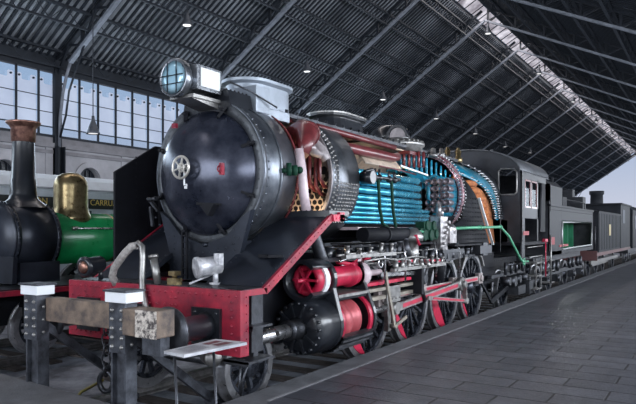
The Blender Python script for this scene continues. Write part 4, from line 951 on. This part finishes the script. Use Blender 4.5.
m=MB(); m.tube([(1.47,1.75,1.50),(1.47,1.7,1.9),(1.47,1.75,2.3),(1.47,7.15,2.34),(1.47,7.15,1.9),(1.47,7.0,1.48),(1.47,1.75,1.45)],.03,6); T(m,'opening_rim',mat('rim_grey',(.42,.44,.44),.35,.6,.3))
m=MB(); m.box(-1.4,-1.36,.1,7.4,1.35,2.7); m.box(.62,.66,.1,7.4,1.35,2.7); m.box(.66,1.4,.1,7.4,1.36,1.40); T(m,'tank_interior',GREENI,label='green painted tank interior')
for y in (2.2,2.8,3.3): T(MB().beam((1.0,y,1.42),(.8,y+1.3,2.6),.03),'diagonal_stay',GREENP)
for y in (4.6,5.6,6.6): T(MB().box(.66,.9,y,y+.04,1.4,2.6),'baffle_plate',GREENI)
m=MB(); pr=[(1.44,1.3),(1.46,3.36),(1.3,3.52),(.8,3.64),(0,3.7),(-.8,3.64),(-1.3,3.52),(-1.46,3.36),(-1.44,1.3)]
vs=[(p[0],y,p[1]) for y in (.1,1.8) for p in pr]; n=len(pr); m.add(vs,[(i,i+1,n+i+1,n+i) for i in range(n-1)]+[tuple(range(n))]); 
m.box(1.3,1.47,.1,.16,2.6,3.4); m.tube([(1.2,1.6,3.5),(1.2,1.62,3.7)],.03,6); T(m,'weather_shield',TG)
m=MB(); m.box(.9,1.46,1.85,2.5,2.8,3.1); m.tube([(1.4,2.6,2.81),(1.4,2.6,3.05),(1.4,6.0,3.05),(1.4,6.0,2.81)],.02,6); m.box(-1.2,1.0,2.2,6.6,2.75,2.92); T(m,'tank_top',BLACKM)
m=MB(); m.box(.5,1.3,6.3,6.9,2.78,3.75 if False else 3.3); m.prism([(6.4,2.8),(7.1,2.8),(6.9,3.6),(6.5,3.6)],'x',.2,.9); T(m,'rear_toolbox',TG)
m=MB(); m.box(-1.0,1.0,0,7.5,1.05,1.28); m.box(1.0,1.1,.3,7.3,.62,.75); 
for y in (.9,2.4,5.0,6.5):
    m.box(1.02,1.22,y-.14,y+.14,.38,.62); m.cyl((1.1,y,.5),(1.28,y,.5),.11,seg=12)
    for s_ in (-.3,.3): m.cyl((1.12,y+s_,.7),(1.12,y+s_,1.05),.06,seg=8)
T(m,'bogie_frame',DARKST)
for y in (.9,2.4,5.0,6.5):
    for s_ in (.84,-.84):
        wheel_obj(.48,s_,y,9,ten,near=s_>0)
m=MB(); m.box(1.3,1.48,.05,.6,1.62,1.84); m.box(1.3,1.48,1.3,2.6,1.53,1.6); T(m,'red_locker',SIGNR,label='dull red locker box')
m=MB(); 
for z in (.5,.85,1.15): m.box(1.2,1.5,.0,.5,z,z+.03)
m.tube([(1.5,0,.5),(1.5,0,1.9)],.02,6); T(m,'tender_steps',STEELW)

# ============================================================ BLACK TANK ENGINE AND COACH BEHIND
e2=empty('tank_locomotive',(TX,LOC[1]+22.6,0),'small dark tank locomotive with tall chimney coupled behind the tender','locomotive')
def E2(mb,name,m,**k): return mb.build(name,m,e2,**k)
DK=mat('distant_black',(.022,.025,.032),.6,.0,.4,3,spec=.2)
m=MB(); m.box(.95,1.42,.6,7.4,1.12,2.80); 
for k in range(14): m.box(1.42,1.435,.7+k*.48,.73+k*.48,1.2,2.75)
m.box(.9,1.45,.55,7.45,2.78,2.84); E2(m,'side_tank',DK); 
MB().box(-1.42,-.95,.6,7.4,1.12,2.80).build('side_tank',DK,e2)
m=MB(); m.lathe((0,-.2,2.35),(0,1,0),[(0,.0),(.0,.75),(.2,.78),(9.0,.78)],30); E2(m,'boiler',DK)
m=MB(); m.lathe((0,9.5,3.05),(0,0,1),[(0,.42),(.2,.34),(.9,.32),(.95,.38),(1.12,.38),(1.12,.25)],20); E2(m,'chimney',DK)
m=MB(); m.box(-1.42,1.42,7.6,11.5,1.1,3.35); m.box(-1.5,1.5,7.4,11.6,3.35,3.42); E2(m,'cab',DK)
m=MB(); m.box(1.425,1.44,8.2,9.2,2.4,3.1); E2(m,'cab_window',mat('dim_glass',(.05,.06,.08),.5,spec=.2))
m=MB(); m.box(1.436,1.445,3.4,3.9,1.8,2.3); E2(m,'number_plate',mat('dull_gold',(.45,.35,.12),.4,.3))
m=MB(); m.box(-1.45,1.45,0,11.5,.98,1.12); m.box(-1.45,1.45,-.05,0,.8,1.2); E2(m,'footplate',mat('dull_maroon',(.12,.05,.05),.5))
for y in (1.2,3.2,5.2,8.6): 
    for s_ in (.84,-.84): wheel_obj(.55,s_,y,10,e2,near=s_>0)
m=MB(); m.tube([(1.35,.1,1.1),(1.35,.1,2.2)],.025,6); m.lathe((.5,0,1.55),(0,-1,0),[(0,.12),(.2,.12)],12); E2(m,'lamp_iron',DARKST)
m=MB(); m.box(1.0,1.1,.8,9,.6,.75); m.beam((1.05,1.2,.55),(1.05,5.2,.55),.05,.1); E2(m,'side_rods',STEELW)
c2=empty('railway_coach',(TX,LOC[1]+35.2,0),'dark distant railway coach behind the small tank locomotive','coach')
m=MB(); m.box(-1.45,1.45,0,18,1.0,3.2); m.prism([(-1.45,3.2),(1.45,3.2),(1.1,3.5),(0,3.62),(-1.1,3.5)],'y',0,18); m.build('body',DK,c2)
m=MB(); 
for k in range(9): m.box(1.45,1.465,1+k*1.9,2+k*1.9,2.1,2.9)
m.build('windows',MATS['dim_glass'],c2)
m=MB(); m.box(-1.2,1.2,0,18,.7,1.0); m.build('underframe',DARKST,c2)
for y in (1.5,3.5,14.5,16.5):
    for s_ in (.84,-.84): wheel_obj(.48,s_,y,9,c2,near=s_>0)

# ============================================================ GREEN LOCOMOTIVE
g=empty('steam_locomotive',(-10.5,5.4,0),'old green locomotive with brass dome and copper capped tall chimney','locomotive')
def G(mb,name,m,**k): return mb.build(name,m,g,**k)
GZ=1.92
m=MB(); m.arc(0,GZ,.61,.03,0,360,.82,1.62,48); m.arc(0,GZ,.625,.03,0,360,.80,.88,48); m.arc(0,GZ,.625,.03,0,360,1.56,1.64,48); m.arc(0,GZ,.61,.16,0,360,1.60,1.64,48)
for y in (.84,1.60):
    for k in range(44): a=2*PI*k/44; m.rivet((.625*math.cos(a),y,GZ+.625*math.sin(a)),(math.cos(a),0,math.sin(a)),.02,.02)
m.box(-.6,.62,.85,1.6,1.15,1.5); G(m,'smokebox',SOOT)
m=MB(); m.lathe((0,.80,GZ),(0,-1,0),[(0,.625),(.03,.625),(.03,.55),(.06,.52),(.12,.3),(.13,0)],40)
m.box(-.03,.03,.64,.70,GZ-.5,GZ+.5); m.tube([(-.1,.6,GZ-.25),(.05,.55,GZ-.3),(.12,.6,GZ-.1)],.02,6); m.prism([(-.62,1.15),(.62,1.15),(.66,1.6),(-.66,1.6)],'y',.70,.78); G(m,'smokebox_door',SOOT)
m=MB(); m.lathe((0,1.60,GZ-.03),(0,1,0),[(0,.485),(6.5,.485)],48); G(m,'boiler',GREEN)
m=MB(); 
for ya in (1.64,3.02,4.9): G(MB().arc(0,GZ-.03,.492,.01,0,360,ya,ya+.05,48),'boiler_band',BRASS)
m=MB(); m.tube([(.56,1.95,GZ+.16),(.56,7.5,GZ+.16)],.018,8); m.tube([(.56,2.0,GZ+.16),(.555,1.9,GZ+.16)],.035,8)
for y in (2.05,3.6,5.4): m.cyl((.42,y,GZ+.16),(.56,y,GZ+.16),.022,seg=8)
G(m,'handrail',STEEL)
ch=G(MB().lathe((0,1.30,0),(0,0,1),[(2.45,.42),(2.53,.34),(2.60,.25),(2.70,.225),(2.95,.215),(2.97,.20),(3.62,.185)],32,True,False),'chimney',BLACK)
MB().lathe((0,1.30,0),(0,0,1),[(3.62,.19),(3.64,.205),(3.86,.21),(3.91,.24),(3.95,.29),(3.98,.295),(3.98,.25),(3.8,.16)],32,True,False).build('chimney_cap',COPPER,ch,label='copper cap of the chimney')
m=MB(); m.lathe((0,2.28,0),(0,0,1),[(2.18,.38),(2.30,.375),(2.38,.34),(2.48,.315),(2.88,.315),(2.98,.30),(3.07,.25),(3.13,.16),(3.16,0)],36); G(m,'steam_dome',BRASS)
m=MB(); m.lathe((-.25,.72,2.85),(.2,-1,0),[(0,.10),(.3,.16),(.34,.20),(.38,.20),(.4,.14)],20); m.cyl((-.25,.7,2.5),(-.25,.7,2.8),.03); gl=G(m,'headlamp',DARKST); MB().lathe((-.25,.72,2.85),(.2,-1,0),[(.39,.17),(.41,0)],20).build('lens',WHITE,gl)
m=MB(); m.box(-1.25,1.25,0,.07,.62,1.10); m.rivets((-1.1,0,1.04),(1.2,0,1.04),16,(0,-1,0)); m.rivets((-1.1,0,.68),(1.2,0,.68),16,(0,-1,0)); m.box(-1.2,-.3,-.02,0,.7,1.0); G(m,'buffer_beam',REDB)
m=MB(); m.box(1.16,1.25,.07,8.2,1.02,1.10); G(m,'footplate_edge',RED); MB().box(-1.2,1.16,.07,8.2,1.06,1.12).build('footplate',BLACK,g)
m=MB(); m.box(.62,.72,.1,8,.5,1.0); m.box(-.72,-.62,.1,8,.5,1.0); m.box(.85,1.15,.9,1.7,.45,1.0); m.cyl((1.0,.7,.75),(1.0,1.9,.75),.2,seg=16); G(m,'frame',BLACKM)
for s_ in (-.88,.88):
    m=MB(); m.lathe((s_,0,.86),(0,-1,0),[(0,.12),(.3,.08),(.32,.19),(.36,.18),(.37,0)],20); G(m,'buffer',DARKST)
for y,R in ((1.0,.45),(3.2,.7),(5.2,.7)):
    for s_ in (.84,-.84): wheel_obj(R,s_,y,12,g,near=s_>0)
m=MB(); m.box(-1.25,1.25,6.6,8.2,1.1,3.2); m.prism([(-1.3,3.2),(1.3,3.2),(.8,3.4),(-.8,3.4)],'y',6.5,8.3); G(m,'cab',GREEN)
m=MB(); m.box(.66,1.05,2.9,4.6,1.12,1.5); m.cyl((.9,2.4,1.25),(.9,2.9,1.25),.12); G(m,'side_splasher',BLACK)

# white coach behind the green locomotive
wc=empty('railway_coach',(-15.2,4.0,0),'white panelled coach with gold lettering behind the green locomotive','coach')
m=MB(); m.box(-1.4,1.4,0,24,.95,2.68); m.prism([(-1.4,2.95),(1.4,2.95),(1.42,3.1),(1.2,3.42),(.7,3.58),(0,3.62),(-.7,3.58),(-1.2,3.42),(-1.42,3.1)],'y',-.2,24.2); m.box(-1.38,1.38,0,24,2.68,2.95)
m.v=[(q[0],q[1],q[2]-.1) for q in m.v]; m.build('body',COACH,wc)
m=MB()
for k in range(20):
    m.box(1.4,1.415,.2+k*1.2,.24+k*1.2,1.0,2.65)
m.box(1.2,1.44,-.2,24.2,3.06,3.10); m.build('panel_beading',mat('beading',(.4,.42,.46),.4),wc)
m=MB(); m.box(1.4,1.43,0,24,2.60,2.86); lb=m.build('letter_board',mat('letterboard_black',(.02,.02,.022),.4),wc)
text('lettering','ION',.22,GOLD,(1.434,5.22,2.745),(PI/2,0,PI/2),lb)
text('lettering','CARRUA',.22,GOLD,(1.434,7.08,2.76),(PI/2,0,PI/2),lb)
m=MB()
for k in range(10): m.box(1.402,1.42,.8+k*2.4,1.9+k*2.4,1.75,2.55)
m.build('windows',MATS['dim_glass'],wc)
m=MB(); m.box(-1.2,1.2,0,24,.6,.95); m.build('underframe',DARKST,wc)
for y in (2,4.5,19,21.5):
    for s_ in (.84,-.84): wheel_obj(.48,s_,y,9,wc,near=s_>0)
track(-15.2,3.0,40,'rail track under the white coach by the left wall')

# ============================================================ BUFFER STOP
BS=empty('buffer_stop',(LOC[0]-.1,LOC[1]-.8,-.165),'iron and timber buffer stop with white capped posts facing the red beam','buffer stop')
bz=.165
def B(mb,name,m,**k): return mb.build(name,m,BS,**k)
px=(-.73,.69)
for x in px:
    m=MB(); m.box(x-.11,x-.085,-.07,.07,0,1.33+bz); m.box(x+.085,x+.11,-.07,.07,0,1.33+bz); m.box(x-.085,x+.085,-.02,.01,0,1.33+bz)
    m.box(x-.115,x+.115,-.09,-.07,.84+bz,1.33+bz)
    nf=len(m.f)
    for zz in (.90,.99,1.08,1.17,1.26):
        for xx in (-.07,.07): m.rivet((x+xx,-.09,zz+bz),(0,-1,0),.024,.024)
    for zz in (.92,1.06,1.20): m.rivet((x+.11,0,zz+bz),(1,0,0),.02,.02)
    po=B(m,'post',IRON,m2=STEELW,m2_from=nf)
    MB().box(x-.155,x+.155,-.11,.11,1.335+bz,1.44+bz).build('cap',mat('cap_white',(.88,.91,.95),.35,0,.08),po,bevel=.008,label='white painted post cap')
    t=MB(); t.box(x-.17,x+.17,-.125,.125,1.44+bz,1.46+bz); t.build('cap_lid',IRON,po)
m=MB(); m.box(-.62,.575,.02,.17,1.04+bz,1.30+bz); m.box(.80,1.27,-.12,.12,1.03+bz,1.29+bz)
tb=B(m,'timber_beam',WOOD,bevel=.012)
MB().box(.99,1.275,-.126,-.12,1.03+bz,1.29+bz).build('end_face',ENDG,tb,label='worn pale end of the timber beam')
MB().box(.95,1.2,.0,.12,.84+bz,1.03+bz).build('buffer_block',IRON,BS)
for x in px:
    m=MB(); m.beam((x+.02,.05,1.0+bz),(x+.02,1.35,.02+bz),.06,.09)
    B(m,'diagonal_brace',IRON)
    m=MB(); m.beam((x+.02,.0,.07),(x+.02,1.4,.07),.1,.06); B(m,'base_rail',IRON)
m=MB(); m.box(.64,.80,1.22,1.5,bz-.05,.16+bz); m.rivets((.80,1.28,.1+bz),(.80,1.44,.1+bz),3,(1,0,0),.02,.02); B(m,'brace_foot',IRON)

# information stand
ps=empty('information_stand',(-4.6,3.9,-.165),'slanted white information panel on thin metal legs before the red beam','information stand')
def wp(x,y,z): return Vector((x+4.6,y-3.9,z+.12))
def atz(u,v,depth):
    s,c=math.sin(math.radians(32.4)),math.cos(math.radians(32.4)); r=(u-318)/630; return Vector((depth*(r*c-s)+0, depth*(r*s+c),2.05-(v-230)/630*depth))
A,Bq,Cq,Dq=atz(164,347,5.15),atz(184,350.5,4.85),atz(247,338,5.15),atz(216,335,5.45)
cs_=[wp(*p) for p in (A,Bq,Cq,Dq)]
nrm=(cs_[1]-cs_[0]).cross(cs_[3]-cs_[0]).normalized(); 
if nrm.z<0: nrm=-nrm
m=MB(); vs=[p+nrm*.012 for p in cs_]+[p-nrm*.012 for p in cs_]; m.add(vs,[(0,1,2,3),(7,6,5,4),(0,4,5,1),(1,5,6,2),(2,6,7,3),(3,7,4,0)]); m.build('panel',PANELW,ps)
m=MB(); c0=sum(cs_,Vector())/4
def onp(a,b): return cs_[0].lerp(cs_[3],a).lerp(cs_[1].lerp(cs_[2],a),b)+nrm*.014
for (a0,a1,b0,b1) in ((.62,.88,.2,.45),(.62,.88,.55,.8)):
    m.add([onp(a0,b0),onp(a1,b0),onp(a1,b1),onp(a0,b1)],[(0,1,2,3)])
m.build('picture',mat('print_maroon',(.18,.05,.06),.5),ps)
m=MB()
for k in range(7): m.add([onp(.15,.15+k*.1),onp(.52,.15+k*.1),onp(.52,.18+k*.1),onp(.15,.18+k*.1)],[(0,1,2,3)])
m.build('text_lines',mat('print_grey',(.25,.25,.28),.5),ps)
for (a,b,du) in ((.06,.35,.16),(.80,.25,.1)):
    t=onp(a,b)-nrm*.03; foot=Vector((t.x+.10,t.y-.02,0)); MB().cyl(t,foot,.012,seg=8).build('leg',DARKST,ps)
m=MB(); m.beam(onp(.06,.2)-nrm*.03,onp(.06,.8)-nrm*.03,.03); m.beam(onp(.82,.1)-nrm*.03,onp(.82,.7)-nrm*.03,.03); m.build('bracket',DARKST,ps)

# ground clutter of the track bed
tag(MB().tube([(-7.05+.02,5.2,-.147),(-7.3,5.5,-.147),(-7.6,6.1,-.147)],.018,6).build('cable',YEL),'thin yellow cable lying on the pit floor behind the buffer stop','cable')
def rock(name,x,y,sx_,sy_,sz,mm,rot,label,cat):
    m=MB().box(-sx_/2,sx_/2,-sy_/2,sy_/2,0,sz); o=m.build(name,mm,None,(x,y,-.165),bevel=.015); o.rotation_euler=(0,0,rot); tag(o,label,cat)
rock('concrete_block',-7.9,5.1,.34,.26,.20,CURB,.3,'pale concrete block on the pit floor left of the first post','block')
rock('timber_plank',-7.3,6.2,.9,.22,.09,TIE,-.2,'dark timber plank lying between the tracks behind the buffer stop','plank')
SC.cycles.use_denoising=True
